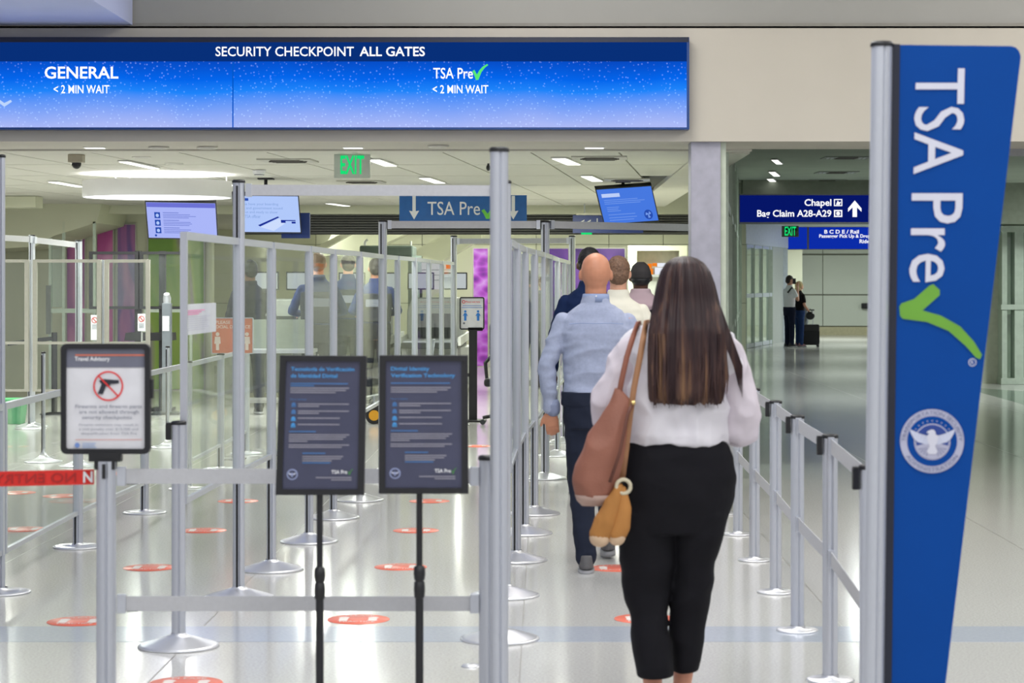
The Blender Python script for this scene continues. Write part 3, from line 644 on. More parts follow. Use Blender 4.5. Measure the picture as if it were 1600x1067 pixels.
# tall posts and the bars between them
TP = 'tall_post'
stanchion('tall silver post at left carrying the nearest overhead crossbar', 373, 305, 2.13, tall=True, name=TP, r=.031, slot_side=-.4)
stanchion('tall silver post hidden behind the nearest tall middle post', 789, 303, 2.13, tall=True, name=TP)
stanchion('nearest tall silver middle post with black cap, left of the queue', 780, 470, 2.055, tall=True, name=TP, r=.0303, base='socket', slot=False)
stanchion('tall silver post left of the overhead lane sign, carrying the second crossbar', 598, 190, 2.115, tall=True, name=TP, r=.035)
stanchion('tall silver post between the two halves of the second crossbar', 852, 190, 2.11, tall=True, name=TP, r=.035)
stanchion('tall silver post just left of the stone column behind the long haired woman', 1101, 182, 2.11, tall=True, name=TP, r=.035)
stanchion('far tall silver post left of the purple flower picture', 709, 138, 2.13, tall=True, name=TP, r=.036)
stanchion('far tall silver post left of the dark haired man', 894, 138, 2.13, tall=True, name=TP, r=.036)
stanchion('tall slim post at the left edge of the view with a flat base', 2, 300, 2.27, tall=True, name=TP, r=.02, base='wide')
def xbar(lab, a, b, h=.05, z=None, th=.012, m=BELT, name='crossbar', cat='bar'):
    a = Vector(a); b = Vector(b); c = (a+b)/2; t = thing(name, lab, cat, c)
    MB().bar(a-c, b-c, th, h).ob('webbing', m, t)
    d = (b-a).normalized()
    for p, q in ((a, 1), (b, -1)): MB().bar(p-c, p-c+d*.03*q, th+.022, h+.012).ob('end_clip', ALU, t)
    return t
xbar('pale overhead crossbar nearest the front, from left tall post to middle', W(384, 297, 305), W(775, 298, 305), .055)
xbar('pale overhead crossbar under the lane sign', W(606, 351, 190), W(844, 351, 190), .06)
xbar('pale overhead crossbar between middle post and stone column', W(860, 351, 190), W(1095, 356, 182), .06)
xbar('far pale crossbar over the empty lane', W(714, 377, 138), W(889, 376, 138), .06)
# row C, low clear panels at the left
rowC = [(4, 300), (122, 256), (226, 223), (294, 200), (345, 181), (385, 166)]
for i, (x, s) in enumerate(rowC):
    if i == 0: continue
    stanchion('silver post with flat disc base, %s along the low left partition' % ORD[i], x, s, .99, base='wide', grp='posts of the low left partition')
for i in range(len(rowC)-1):
    panel('low clear panel, %s from the near end of the left low partition' % ORD[i], G(*rowC[i]), G(*rowC[i+1]), .2, .985, 'low clear panels at left')
panel('low clear panel running out of view at the lower left', G(-120, 345), G(*rowC[0]), .2, .985, 'low clear panels at left')
for x, s, lab in ((68, 174, 'slim post with flared base behind the low left panels'), (122, 178, 'slim post with flared base partly hidden by the firearms notice'), (262, 160, 'slim post with flared base behind the short latched post')):
    stanchion(lab, x, s, .98, base='trumpet', r=.018)
# row R, right of the queue
rowR = [(1357, 462), (1297, 385), (1246, 337), (1212, 300), (1179, 269), (1153, 244), (1131, 224), (1112, 206), (1096, 190)]
for i, (x, s) in enumerate(rowR):
    stanchion('short silver post with black latch, %s of the right belt barrier from the banner' % ORD[i], x, s, .99, base='flat', grp='posts of the right belt barrier', latch=i < 5, slot=False)
for i in range(len(rowR)-1):
    for z, nm in ((.955, 'upper'), (.50, 'lower')):
        a = G(*rowR[i], z); b_ = G(*rowR[i+1], z); d = (b_-a).normalized()
        xbar('pale %s belt, %s span of the right barrier from the banner' % (nm, ORD[i]), a+d*.03, b_-d*.03, .06, th=.003, name='barrier_belt', cat='belt')
# front left: short post with notice, belts
stanchion('nearest short silver post carrying the firearms notice', 166, 452, 1.0, base='cone', r=.034, cap=False, slot=False, name='stanchion')
stanchion('nearest short silver post with black cap just left of the tall middle post', 763, 446, 1.0, base='cone', r=.033, slot=False)
for y, nm in ((744, 'upper'), (943, 'lower')):
    t = xbar('%s pale belt stretched across the front behind the two black sign stands' % nm, W(183, y, 451), W(748, y, 446), .052, th=.004, name='barrier_belt', cat='belt')
    MB().box(-.6+.0, -.006, -.028, -.56, .0, -.02).ob('clip', SLOT, t)
t = thing('barrier_belt', 'red no entry belt running left from the notice post', 'belt', W(60, 748, 455))
a, b_ = W(-120, 751, 455), W(147, 745, 451)
MB().bar(a-t.location, b_-t.location, .003, .052).ob('webbing', REDB, t)
B = Board(t, W(-120, 739.5, 455), W(147, 733.5, 451), W(-120, 762.5, 455), W(147, 756.5, 451), U=267, V=23)
B.text('NO ENTRY', 110, 4, 239, 19, mat('dark_red_print', (168, 30, 28), .6), .005, mirror=True, off=.01)
B.text('N', 250, 2.5, 265, 20, WHITE, .005, off=.03)
# ------------------------------------------------------------------ firearms notice
c = W(165, 708, 452); t = thing('notice_sign', 'black framed white travel advisory notice about firearms on a post', 'sign', c); B = PX(t, 452)
B.frame('frame', 96, 537, 235, 709, 8, 8, BLACKF, .014, .03, rad=9)
B.rect('sheet', 101, 542, 230, 704, mat('notice_white', (222, 221, 226), .35), 0, thick=.008)
B.rect('heading_band', 104, 545, 228, 574, mat('notice_slate', (112, 114, 130), .4), .002); B.rect('orange_line', 118, 553.5, 226, 556, mat('notice_orange', (216, 120, 96), .5), .004)
B.text('Travel Advisory', 117, 557, 172, 566, WHITE, .004, off=.025)
RED = mat('notice_red', (224, 52, 52), .5); INK = mat('notice_ink', (38, 40, 52), .5); GT = mat('notice_grey_text', (150, 152, 164), .5)
B.poly('pistol', [(155, 595), (160, 592), (186, 594), (186, 599), (173, 600), (171, 604), (166, 603), (161, 616), (153, 615), (159, 600)], INK, .004)
B.ring('prohibition_ring', 169.5, 603, 21, 23.5, RED, .005); B.poly('prohibition_bar', [(153, 587.5), (155, 586), (187, 619), (185, 620.5)], RED, .006)
for k, (s_, a, e, h) in enumerate((('Firearms and firearm parts', 118, 222, 0), ('are not allowed through', 124, 217, 0), ('security checkpoints.', 129, 208, 0))): B.text(s_, a, 632+k*8.6, e, 639+k*8.6, GT, .004, off=.01)
for k, (s_, a, e) in enumerate((('Firearm violations may result in', 124, 216), ('a civil penalty over $10,000 and', 124, 216), ('disqualification from TSA Pre', 127, 214))): B.text(s_, a, 661.5+k*6.8, e, 666.5+k*6.8, GT, .004)
B.rect('red_line', 118, 686.5, 222, 687.3, mat('notice_orange', (216, 120, 96), .5), .004)
B.disc('emblem', 121, 695.5, 4, mat('notice_blue', (120, 150, 214), .5), .004); B.rects('text_line', [(129, 692, 150, 693.5), (129, 695, 148, 696.5), (129, 698, 151, 699.5)], mat('notice_blue_pale', (170, 190, 224), .5), .004)
MB().box(-.055, -.02, -.028, .055, .025, .004).box(-.035, -.025, -.055, .035, .03, -.02).ob('bracket', BLACK, t)
MB().box(.0-.004, -.042, -.085, .006, -.03, -.035).ob('clip', BLACK, t)
MB().box(.145, -.01, .19, .165, .012, .255).ob('side_clip', BLACK, t)
# ------------------------------------------------------------------ seal
SLV = mat('seal_silver', (176, 176, 200), .5); SBL = mat('seal_navy', (34, 62, 140), .5)
def seal(B, cx, cy, r, full=True, lift=.004, m=SLV, body=BANW, fld=BLUEB):
    g = B.disc('seal', cx, cy, r, m, lift, n=48)
    B.disc('seal_field', cx, cy, r*.78, fld, lift+.001, g, n=40)
    if full:
        B.disc('seal_disc', cx, cy+.02*r, r*.57, SLV, lift+.002, g, n=40); B.disc('seal_sky', cx, cy+.02*r, r*.53, SBL, lift+.003, g, n=40)
        B.poly('seal_stripes', [(cx+r*.53*math.cos(a), cy+r*(.02+.53*math.sin(a))) for a in [math.pi*k/16 for k in range(17)]], SLV, lift+.004, g)
        for sg in (-1, 1):
            B.poly('seal_notch', [(cx+sg*r*.18, cy+r*.06), (cx+sg*r*.5, cy+r*.0), (cx+sg*r*.5, cy+r*.14)], SBL, lift+.0045, g)
            for k in range(4): a = .5+k*.22; B.poly('seal_stripe', [(cx+sg*r*.15, cy+r*.2), (cx+sg*r*.5*math.cos(a), cy+r*.5*math.sin(a)), (cx+sg*r*.5*math.cos(a+.07), cy+r*.5*math.sin(a+.07))], mat('seal_grey', (120, 124, 160), .5), lift+.0046, g)
        for k in range(9):
            a = math.radians(-90-54+13.5*k); x, y = cx+r*.64*math.cos(a), cy+r*.64*math.sin(a)
            B.poly('star', [(x+(r*.03 if j % 2 == 0 else r*.013)*math.cos(j*math.pi/5-math.pi/2), y+(r*.03 if j % 2 == 0 else r*.013)*math.sin(j*math.pi/5-math.pi/2)) for j in range(10)], SLV, lift+.003, g)
        TG = mat('seal_text', (110, 116, 150), .5)
        B.arctext('TRANSPORTATION SECURITY', cx, cy, r*.825, r*.95, math.radians(-180), math.radians(0), TG, lift+.002, g)
        B.arctext('ADMINISTRATION', cx, cy, r*.825, r*.95, math.radians(150), math.radians(30), TG, lift+.002, g)
    for sg in (-1, 1):
        B.poly('eagle_wing', [(cx+sg*r*a, cy+r*b) for a, b in ((.12, -.16), (.4, -.24), (.7, -.38), (.68, -.26), (.58, -.08), (.45, .03), (.3, .07), (.14, .12))], mat('seal_wing', (196, 200, 222), .5), lift+.005, g)
        if full:
            for k in range(4): B.poly('feather_line', [(cx+sg*r*(.2+.1*k), cy-r*(.17+.03*k)), (cx+sg*r*(.215+.1*k), cy-r*(.17+.03*k)), (cx+sg*r*(.3+.1*k), cy+r*(.05-.06*k))], SLV, lift+.0055, g)
    B.poly('eagle', [(cx+r*a, cy+r*b) for a, b in ((-.04, -.37), (.05, -.36), (.1, -.28), (.1, -.22), (.17, -.18), (.17, .0), (.08, .16), (.17, .32), (.1, .4), (-.1, .4), (-.19, .32), (-.08, .16), (-.16, .0), (-.16, -.18), (-.1, -.24), (-.19, -.27), (-.14, -.32))], body, lift+.006, g)
    return g
# ------------------------------------------------------------------ tall blue banner
s = 504; c = G(1362, s); t = thing('banner_post', 'tall silver post with blue vertical checkmark banner at the right', 'sign', c)
t.rotation_euler = (0, math.radians(.0), 0)
base = W(1363, 1257, s); top = W(1378, 68, s)
pm = post_mesh(2.35, .0325); sh = (top.x-W(1362, 1257, s).x)/2.36
pm.v = [(v[0]+v[2]*sh, v[1], v[2]) for v in pm.v]; pm.ob('post', ALU, t)
capm = MB().lathe([(.001, .012), (.03, .012), (.036, .006), (.036, -.004), (.03, -.004)], 24); capm.v = [(v[0]+2.35*sh, v[1], v[2]+2.352) for v in capm.v]; capm.ob('cap', BLACK, t)
MB().lathe([(.033, .03), (.06, .02), (.17, .01), (.175, .001), (.03, .001)], 40).ob('base', BASEM, t)
B = PX(t, s)
B.poly('edge_strip', [(1394, 69), (1406, 69), (1391, 1200), (1378, 1200)], mat('navy_edge', (22, 26, 44), .5), .004, thick=.02)
o = B.poly('banner', [(1405, 70), (1580, 72), (1587, 74), (1592, 79), (1595, 88), (1594, 98), (1464, 1180), (1460, 1190), (1391, 1190)], BLUEB, 0, thick=.012)
Bt = Board(t, W(1508, 107, s), W(1501, 441, s), W(1428, 107, s), W(1420, 441, s), U=334, V=80); Bt.n = Vector((0, -1, 0))
Bt.text('TSA', 0, 0, 165, 78, BANW, .004, off=.004); Bt.text('Pre', 195, 0, 334, 80, BANW, .004, off=.004)
B.poly('check_mark', [(1452, 446), (1458, 444), (1468, 453), (1468, 461), (1441, 485), (1470, 493), (1500, 510), (1521, 533), (1534, 554), (1531, 561), (1525, 559), (1508, 540), (1482, 517), (1448, 503), (1410, 498), (1406, 493), (1405, 479), (1408, 474), (1428, 467)], GREENC, .004)
B.ring('mark_ring', 1519, 566, 5, 6.2, BANW, .004, n=20); B.text('R', 1516.5, 563, 1521.5, 569, BANW, .004)
seal(B, 1456, 689, 50)
# ------------------------------------------------------------------ two black poster stands
def poster(lab, TL, TR, BL, BR, polex, title, sub, s=468, lines=None):
    c = G(polex, s); t = thing('poster_stand', lab, 'sign', c)
    B = Board(t, W(*TL, s), W(*TR, s), W(*BL, s), W(*BR, s), U=138, V=218)
    B.n = Vector((0, -1, 0))
    B.frame('frame', 0, 0, 138, 218, 10, 9, BLACKF, .012, .03)
    B.rect('poster', 5, 5, 133, 213, mat('poster_slate', (66, 68, 92), .35), .002, thick=.01)
    TB = mat('poster_blue_title', (72, 150, 214), .5); T2 = mat('poster_blue_text', (70, 116, 172), .5); T3 = mat('poster_grey_text', (146, 144, 158), .5)
    for k, (a, e) in enumerate(title): B.text(a, 18, 18+k*10.5, e, 26+k*10.5, TB, .005, off=.02)
    v = 43
    def para(n, u0, u1, v, m=T3, last=.6):
        B.rects('text_line', [(u0, v+k*3.4, u0+(u1-u0)*((.97-.05*((k*7) % 3)) if k < n-1 else last), v+k*3.4+1.7) for k in range(n)], m, .005)
    para(2 if sub == 'es' else 1, 18, 112, v, T2, .4 if sub == 'es' else .98); para(3, 18, 114, v+7, T3, .75)
    B.text('Datos curiosos' if sub == 'es' else 'How it works', 18, 67, 44, 70, T2, .005)
    for k, (v, m) in enumerate(((74, T2), (85, T2), (96, TB), (106, TB))):
        B.disc('icon', 24, v+2.5, 3.2, m, .005, ry=3); B.rect('icon', 20.5, v+3.5, 27.5, v+6.5, m, .005)
        para(2 if k < 2 else 1, 31, 114, v+1, T3, .4 if k < 2 else .8)
    para(1, 18, 60, 118, T2, 1); para(4, 18, 116, 123, T3, .3); para(2, 18, 116, 139, T3, .85)
    para(1, 40, 76, 152, T2, 1); para(3, 40, 106, 157, T3, .7); para(1, 40, 84, 167, T2, 1)
    g = seal(B, 25, 186, 8.6, full=False, lift=.005, m=mat('poster_seal', (150, 160, 200), .5), body=mat('poster_seal', (150, 160, 200), .5), fld=mat('poster_slate', (66, 68, 92), .35))
    B.text('TSA Pre', 86, 179, 111, 185, WHITE, .005, off=.02); check(B, 112, 177, 120, 187, mat('poster_green', (70, 130, 70), .5), .005)
    para(1, 62, 118, 190, T3, 1); para(1, 86, 118, 193.5, T3, 1)
    # stand
    zf = EYE-(BL[1]-HY)/s
    MB().tube([(0, .012, .01), (0, .012, zf-.32)], .0135, 16).ob('lower_pole', BLACKF, t)
    MB().tube([(0, .012, zf-.36), (0, .012, zf+.05)], .0105, 16).ob('upper_pole', BLACKF, t)
    MB().lathe([(.0105, .06), (.018, .055), (.0195, .03), (.017, .012), (.013, .008), (.0175, .004), (.019, -.02), (.0175, -.045), (.0135, -.05)], 20, (0, .012, zf-.30)).ob('collar', BLACK, t)
    MB().lathe([(.014, .05), (.02, .02), (.15, .012), (.155, .001), (.01, .001)], 32, (0, .012, 0)).ob('base', BLACKF, t)
    return t
poster('black poster stand with Spanish digital identity poster, the left one of the pair', (438, 555), (573, 556), (431, 773), (569, 773), 499, [('Tecnología de Verificación', 119), ('de Identidad Digital', 92)], 'es', 470)
poster('black poster stand with English digital identity poster, the right one of the pair', (593, 555), (731, 555), (592, 771), (732, 771), 655, [('Digital Identity', 78), ('Verification Technology', 118)], 'en', 470)
# ------------------------------------------------------------------ floor stickers
STK = [(560, 968), (626, 886), (650, 829), (671, 783), (685, 748), (318, 829), (234, 887), (123, 971), (372, 783), (365, 740), (38, 827), (25, 770), (290, 1068), (1008, 967), (962, 888), (98, 775), (745, 697), (180, 740)]
LBS = ['nearest orange distance sticker on the floor between the two poster stands', 'orange floor sticker just behind the right poster pole, second in the lane', 'third orange floor sticker up the middle lane', 'fourth orange floor sticker up the middle lane', 'farthest orange floor sticker under the right poster',
       'orange floor sticker beside the left partition, third of the left lane', 'orange floor sticker in the left lane, second nearest', 'orange floor sticker left of the notice post near the blue band', 'small orange floor sticker behind the left tall post', 'tiny orange floor sticker far up the left lane',
       'orange floor sticker behind the low panel at far left', 'faint far orange floor sticker at the left edge', 'orange floor sticker cut by the bottom edge of view', 'orange floor sticker under the long haired woman', 'orange floor sticker at the bald man rear foot', 'faint orange floor sticker below the notice', 'far orange floor sticker in front of the office chair', 'faint orange floor sticker right of the notice']
STW = mat('sticker_white', (240, 226, 220), .4); STO = mat('sticker_orange', (240, 118, 94), .35, 0, .05)
for (x, y), lab in zip(STK, LBS):
    s = (y-HY)/EYE; p = G(x, s, .002); t = thing('floor_sticker', lab, 'sticker', p, 0, 'orange distance stickers on the floor')
    link('disc', cached(('disc', 1), lambda: MB().lathe([(.001, .001), (.148, .001), (.15, -.001)], 40), STO), None, t)
    def foot():
        mb = MB(); mb.lathe([(.001, .0025), (.026, .0025)], 14, (0, .035, 0)); mb.add([(a, b, .0025) for a, b in ((-.022, .014), (.022, .014), (.02, -.05), (.03, -.06), (-.03, -.06), (-.02, -.05))], [(0, 1, 2, 5), (5, 2, 3, 4)])
        return mb
    for sg in (-1, 1): link('figure_print', cached(('figure', 1), foot, STW), None, t, (sg*.07, 0, 0))
    Bd = Board(t, p+Vector((-.12, -.065, 0)), p+Vector((.12, -.065, 0)), p+Vector((-.12, -.1, 0))); Bd.n = Vector((0, 0, 1))
    Bd2 = Board(t, p+Vector((-.07, .11, 0)), p+Vector((.07, .11, 0)), p+Vector((-.07, .08, 0))); Bd2.n = Vector((0, 0, 1))
    if y > 820:
        Bd.text('PRACTICE', .15, 0, .85, 1, STW, .0025, off=.01); Bd2.text('PLEASE', 0, 0, 1, 1, STW, .0025, off=.01)
t = thing('floor_cover', 'small round steel floor cover beside the tall middle post', 'cover', G(736, 371)); MB().lathe([(.001, .01), (.035, .009), (.042, .001)], 24).ob('plate', BASEM, t)
# ------------------------------------------------------------------ left: framed clear panels facing us
FR2 = mat('warm_aluminium', (178, 176, 166), .4, .4, .04, 30)
for i, (a, b) in enumerate(((-60, 47), (50, 160), (162, 236))):
    s = 143; t = panel('tall wide clear panel facing the front, %s of three at the left' % ('leftmost', 'middle', 'rightmost')[i], G(a, s), G(b, s+(.3*i)), .42, 1.86, 'tall front facing panels at left', mid=.95, fm=FR2, fw=.045)
for x in (48, 161): stanchion('grey upright between the tall front facing panels, %s' % ('beside the belt post' if x < 100 else 'before the magenta mural'), x, 142, 1.86, base='trumpet', r=.035, cap=False, grp='uprights of the front facing panels')
stanchion('silver post under the bright overhead bar at far left, left one', 50, 140, 2.13, tall=True, name=TP, r=.035, base='cone')
stanchion('silver post under the bright overhead bar at far left, right one', 123, 138, 2.08, tall=True, name=TP, r=.04, base='cone')
xbar('bright pale bar slanting between posts at far left', W(-60, 368, 146), W(49, 374, 141), .065); xbar('bright pale bar right of the far left post', W(53, 375, 141), W(122, 383, 138), .065)
# mural wall
MW = 105
struct('wall_mural', MB().box(W(-60, 0, MW).x, F/MW+.05, 0, W(330, 0, MW).x, F/MW+.3, 2.62), CREAM)
MURA = ramp_mat('mural_pink_plum', [(0, (110, 66, 126)), (.42, (166, 96, 158)), (.55, (206, 130, 180)), (1, (222, 164, 200))], .9, stretch=(1.6, 1, .55), distort=1.6)
MURB = ramp_mat('mural_magenta', [(0, (140, 54, 122)), (.42, (188, 80, 154)), (.6, (214, 118, 178)), (1, (224, 150, 194))], 1.0, stretch=(1.3, 1, .6), distort=1.2)
MURC = ramp_mat('mural_violet', [(0, (84, 74, 136)), (.42, (112, 84, 150)), (.5, (160, 100, 160)), (.7, (196, 124, 168)), (1, (90, 80, 150))], .8, stretch=(1.8, 1, .5), distort=2.2)
MURD = ramp_mat('mural_green_violet', [(0, (60, 110, 40)), (.42, (120, 160, 60)), (.5, (150, 176, 84)), (.62, (150, 112, 168)), (1, (120, 76, 140))], .8, stretch=(1.8, 1, .35), distort=1.2)
MURE = ramp_mat('mural_flower', [(0, (88, 24, 130)), (.35, (140, 40, 170)), (.6, (176, 84, 206)), (1, (196, 150, 222))], 5, kind='voronoi', stretch=(1, 1, 1.4), bump=.2)
MURF = ramp_mat('mural_dark_violet', [(.2, (52, 28, 92)), (.5, (92, 52, 140)), (.8, (140, 92, 178))], .9, distort=1.5)
for a, b, y0, m, lab in ((105, 132, 350, MURA, 'plum and pink wall picture, the leftmost tall strip'), (152, 176, 350, MURB, 'magenta tall wall picture behind the left clear panels'), (184, 211, 351, MURC, 'violet and pink tall wall picture left of the black shield post'), (232, 318, 352, MURD, 'green and violet tall wall picture under the icon screen')):
    t = thing('wall_picture', lab, 'picture', G((a+b)/2, MW)); B = PX(t, MW)
    B.rect('print', a, y0, b, 608, m, 0, thick=.03)
    B.frame('frame', a-2, y0-2, b+2, 610, 1.6, 1.6, FR2, .008, .04)
SCN = thing('glazed_screen', 'white barred glazed screen in front of the leftmost wall pictures', 'screen', G(110, 112)); B = PX(SCN, 112)
for x in (78, 99, 147): B.rect('mullion', x-2, 346 if x > 90 else 372, x+2, 620, MUL, 0, thick=.06)
B.rect('rail', 72, 482, 150, 489, MUL, .005, thick=.05); B.rect('rail', 225, 482, 300, 488, MUL, .005, thick=.05); B.rect('mullion', 296, 482, 300, 620, MUL, 0, thick=.05); B.rect('mullion', 225, 482, 229, 620, MUL, 0, thick=.05)
B.rect('pane', 80, 374, 97, 480, GLS2, -.02, thick=.01); B.rect('door_handle', 73, 446, 80, 522, mat('grey_handle', (120, 124, 120), .4, .4), .05, thick=.03)
# purple pictures, counter and fittings on the far wall
for a, b, y1, m, lab in ((740, 762, 600, MURE, 'purple flower picture beside the social distance notice'), (855, 888, 600, MURF, 'violet far wall picture left of the far tall post'), (899, 976, 600, MURF, 'wide violet far wall picture behind the bald man')):
    t = thing('wall_picture', lab, 'picture', G((a+b)/2, 82)); B = PX(t, 82); B.rect('print', a, 388.5, b, y1-28, m, 0, thick=.04); B.frame('frame', a-1.5, 387, b+1.5, y1-27, 1.2, 1.2, FR2, .01, .05)
t = thing('service_counter', 'recessed cream service window with orange and white goods beside the stone column', 'counter', G(1025, 84)); B = PX(t, 84)
B.rect('header', 980, 384, 1072, 392, CREAM, .3, thick=.5); B.rect('side_panel', 980, 392, 994, 575, CREAM, .3, thick=.5); B.rect('side_panel', 1060, 392, 1072, 575, CREAM, .3, thick=.5)
B.rect('back_panel', 994, 392, 1060, 575, mat('counter_back', (190, 184, 164), .6), -.1, thick=.05); B.rect('worktop', 990, 429, 1072, 433, mat('counter_top', (150, 152, 150), .4), .45, thick=.5); B.rect('front_panel', 992, 433, 1070, 575, mat('counter_front', (186, 188, 180), .5), .38, thick=.1)
ORB = emit('goods_orange', (240, 130, 40), 1); WHB = emit('goods_white', (236, 240, 250), 1)
for a, b, c, d, m in ((1012, 412, 1018, 419, ORB), (1019, 411, 1026, 416, ORB), (1013, 420, 1020, 429, ORB), (1027, 411, 1040, 417, WHB), (1023, 418, 1036, 429, WHB), (1041, 412, 1050, 428, WHB)): B.rect('backlit_panel', a, b, c, d, m, .1, thick=.08)
# checkpoint machines
MG = mat('machine_grey', (160, 164, 160), .45, .1); MD = mat('machine_dark', (52, 56, 58), .5); MGG = mat('machine_green_grey', (112, 126, 118), .4); MW_ = mat('machine_white', (214, 216, 212), .4)
def body_scanner():
    s = 96; c = G(606, s); t = thing('body_scanner', 'green grey walk through body scanner behind the left clear partition', 'scanner', c)
    MB().box(-.62, -.5, 0, .62, .6, .06).ob('base', MD, t, bevel=.01); MB().box(-.42, -.5, 2.02, .44, .5, 2.2).ob('canopy', MGG, t, bevel=.03)
    for sg in (-1, 1):
        pts = [(sg*(.42+.13*math.sin(math.pi*k/8)), -.5+k/8) for k in range(9)]
        pts2 = [(x-sg*.06, y) for x, y in pts[::-1]]
        MB().prism(pts+pts2, (0, 0, .06), (1, 0, 0), (0, 1, 0), (0, 0, 1.98)).ob('side_wall', MGG if sg > 0 else GLS, t)
    MB().tube([(-.34, -.4, 2.2), (-.34, -.4, 2.26), (-.3, -.4, 2.3)], .02, 8).ob('camera', MW_, t); MB().tube([(.4, -.4, 2.2), (.4, -.4, 2.27)], .015, 8).ob('antenna', MW_, t)
    MB().lathe([(.001, .015), (.25, .015), (.27, 0)], 24, (0, 0, .06)).ob('foot_mat', MW_, t)
body_scanner()
def xray(x, s, lab, w_=.9, flip=1, screens=True):
    t = thing('baggage_scanner', lab, 'scanner', G(x, s))
    prof = [(-.55, .75), (-.55, 1.2), (-.45, 1.38), (.45, 1.38), (.55, 1.2), (.55, .75)]
    MB().prism(prof, (0, -.6, 0), (w_, 0, 0), (0, 0, 1), (0, 1.3, 0)).ob('housing', MG, t, bevel=.02)
    MB().box(-.3, -.63, .8, .3, -.59, 1.15).ob('tunnel', MD, t)
    for k in range(6): MB().box(-.28+k*.095, -.66, .8, -.2+k*.095, -.64, 1.12).ob('lead_strip', MD, t)
    MB().box(-.4, -2.2, .68, .4, 1.6, .76).ob('conveyor', mat('belt_dark', (60, 62, 62), .5), t, bevel=.01)
    for y in (-2.1, -.9, .3, 1.4):
        for sg in (-1, 1): MB().box(sg*.36-.03, y, 0, sg*.36+.03, y+.06, .7).ob('leg', ALU2, t)
    for k in range(10): MB().tube([(-.38, -2.1+k*.14, .77), (.38, -2.1+k*.14, .77)], .02, 8).ob('roller', ALU, t)
    for sg in (-1, 1): MB().box(sg*.42-.02, -2.2, .72, sg*.42+.02, 1.6, .84).ob('side_guard', MW_, t)
    for q in (-.25, .25):
        mo = MB().box(q-.2, .1, 1.5, q+.2, .14, 1.76).ob('monitor', MD, t, bevel=.008); MB().box(q-.18, .085, 1.52, q+.18, .1, 1.74).ob('display', emit('monitor_pale', (196, 204, 206), .9), mo); MB().tube([(q, .12, 1.38), (q, .12, 1.52)], .02, 8).ob('stand', MD, mo)
    MB().box(-.5, -.62, .1, .5, .5, .66).ob('cabinet', MW_ if flip > 0 else MG, t, bevel=.02)
xray(683, 104, 'grey baggage scanner with two monitors at the right end behind the left partition', .75)
xray(440, 112, 'grey baggage scanner behind the second and third clear panels', .55, -1)
xray(575, 104, 'grey baggage scanner behind the pair of officers', .6, 1)
# bright goods board with orange tabs at the end
t = thing('backlit_board', 'bright white backlit board with orange tabs behind the scanner lanes', 'board', G(680, 92)); B = PX(t, 92)
B.rect('panel', 652, 408, 712, 452, emit('board_white', (222, 224, 214), .95), 0, thick=.08)
for a, b, c, d in ((697, 412, 706, 420), (696, 440, 705, 446)): B.rect('tab', a, b, c, d, emit('tab_orange', (236, 120, 60), 1), .01, thick=.02)
for k in range(3): B.rect('panel_line', 652, 421+k*8, 712, 422.4+k*8, mat('board_line', (150, 156, 150), .5), .005, thick=.01)
for x in (655, 709): B.rect('leg', x-1.5, 452, x+1.5, 589, ALU2, 0, thick=.04)
# social distance notice on stand
s = 135; t = thing('notice_sign', 'small white notice with two blue figures on a black stand under the flower picture', 'sign', G(738, s)); B = PX(t, s)
B.frame('frame', 718, 464, 757, 515, 2, 2, BLACKF, .01, .03, rad=3); B.rect('sheet', 719, 465, 756, 514, mat('notice_white', (222, 221, 226), .35), 0, thick=.01)
BB = mat('figure_blue', (34, 120, 206), .5)
for x in (727, 747):
    B.disc('figure_head', x, 486.5, 1.9, BB, .003); B.poly('figure', [(x-1.4, 489), (x+1.4, 489), (x+3.8, 493), (x+3, 494), (x+1.8, 492), (x+1.8, 501), (x-1.8, 501), (x-1.8, 492), (x-3, 494), (x-3.8, 493)], BB, .003)
B.text('Please wait here', 728, 470, 750, 473, mat('notice_red', (224, 52, 52), .5), .003); B.ring('mark', 724.5, 471.5, 1.6, 2.6, mat('notice_red', (224, 52, 52), .5), .003, n=16)
B.rects('text_line', [(723, 477, 752, 478), (721, 480, 754, 481)], mat('notice_blue', (120, 150, 214), .5), .003); B.disc('emblem', 725, 505, 1.6, mat('notice_slate', (112, 114, 130), .4), .003)
MB().box(-.04, .0, .0, .055, .07, 1.07).ob('column', BLACKF, t, bevel=.005); MB().box(-.12, -.12, 0, .16, .2, .02).ob('base', BLACKF, t, bevel=.004); MB().box(-.14, -.02, .52, -.04, .02, .56).ob('side_bracket', BLACK, t); MB().box(-.05, -.01, 1.05, .12, .06, 1.09).ob('bracket', BLACK, t)
# office chair
s = 138; t = thing('office_chair', 'black office chair half hidden behind the tall middle post', 'chair', G(768, s))
MB().box(-.02, -.24, .78, .05, .22, 1.15).ob('backrest', BLACK, t, bevel=.03); MB().box(-.08, -.25, .44, .45, .25, .53).ob('seat', BLACK, t, bevel=.03)
MB().tube([(.02, 0, .8), (-.07, 0, .7), (-.05, 0, .5), (.1, 0, .46)], .022, 8).ob('back_bracket', BLACK, t); MB().tube([(.18, 0, .1), (.18, 0, .45)], .03, 12).ob('column', MD, t)
for sg in (-1, 1): MB().tube([(.05, sg*.27, .5), (.02, sg*.27, .72), (.3, sg*.27, .73)], .018, 8).ob('armrest', BLACK, t)
for k in range(5):
    a = 2*math.pi*k/5+.6; l = MB().tube([(.18, 0, .13), (.18+.28*math.cos(a), .28*math.sin(a), .08)], [.03, .018], 8).ob('leg', BLACK, t)
    MB().tube([(.18+.28*math.cos(a), .28*math.sin(a)-.015, .03), (.18+.28*math.cos(a), .28*math.sin(a)+.015, .03)], .03, 12).ob('caster', MD, l)
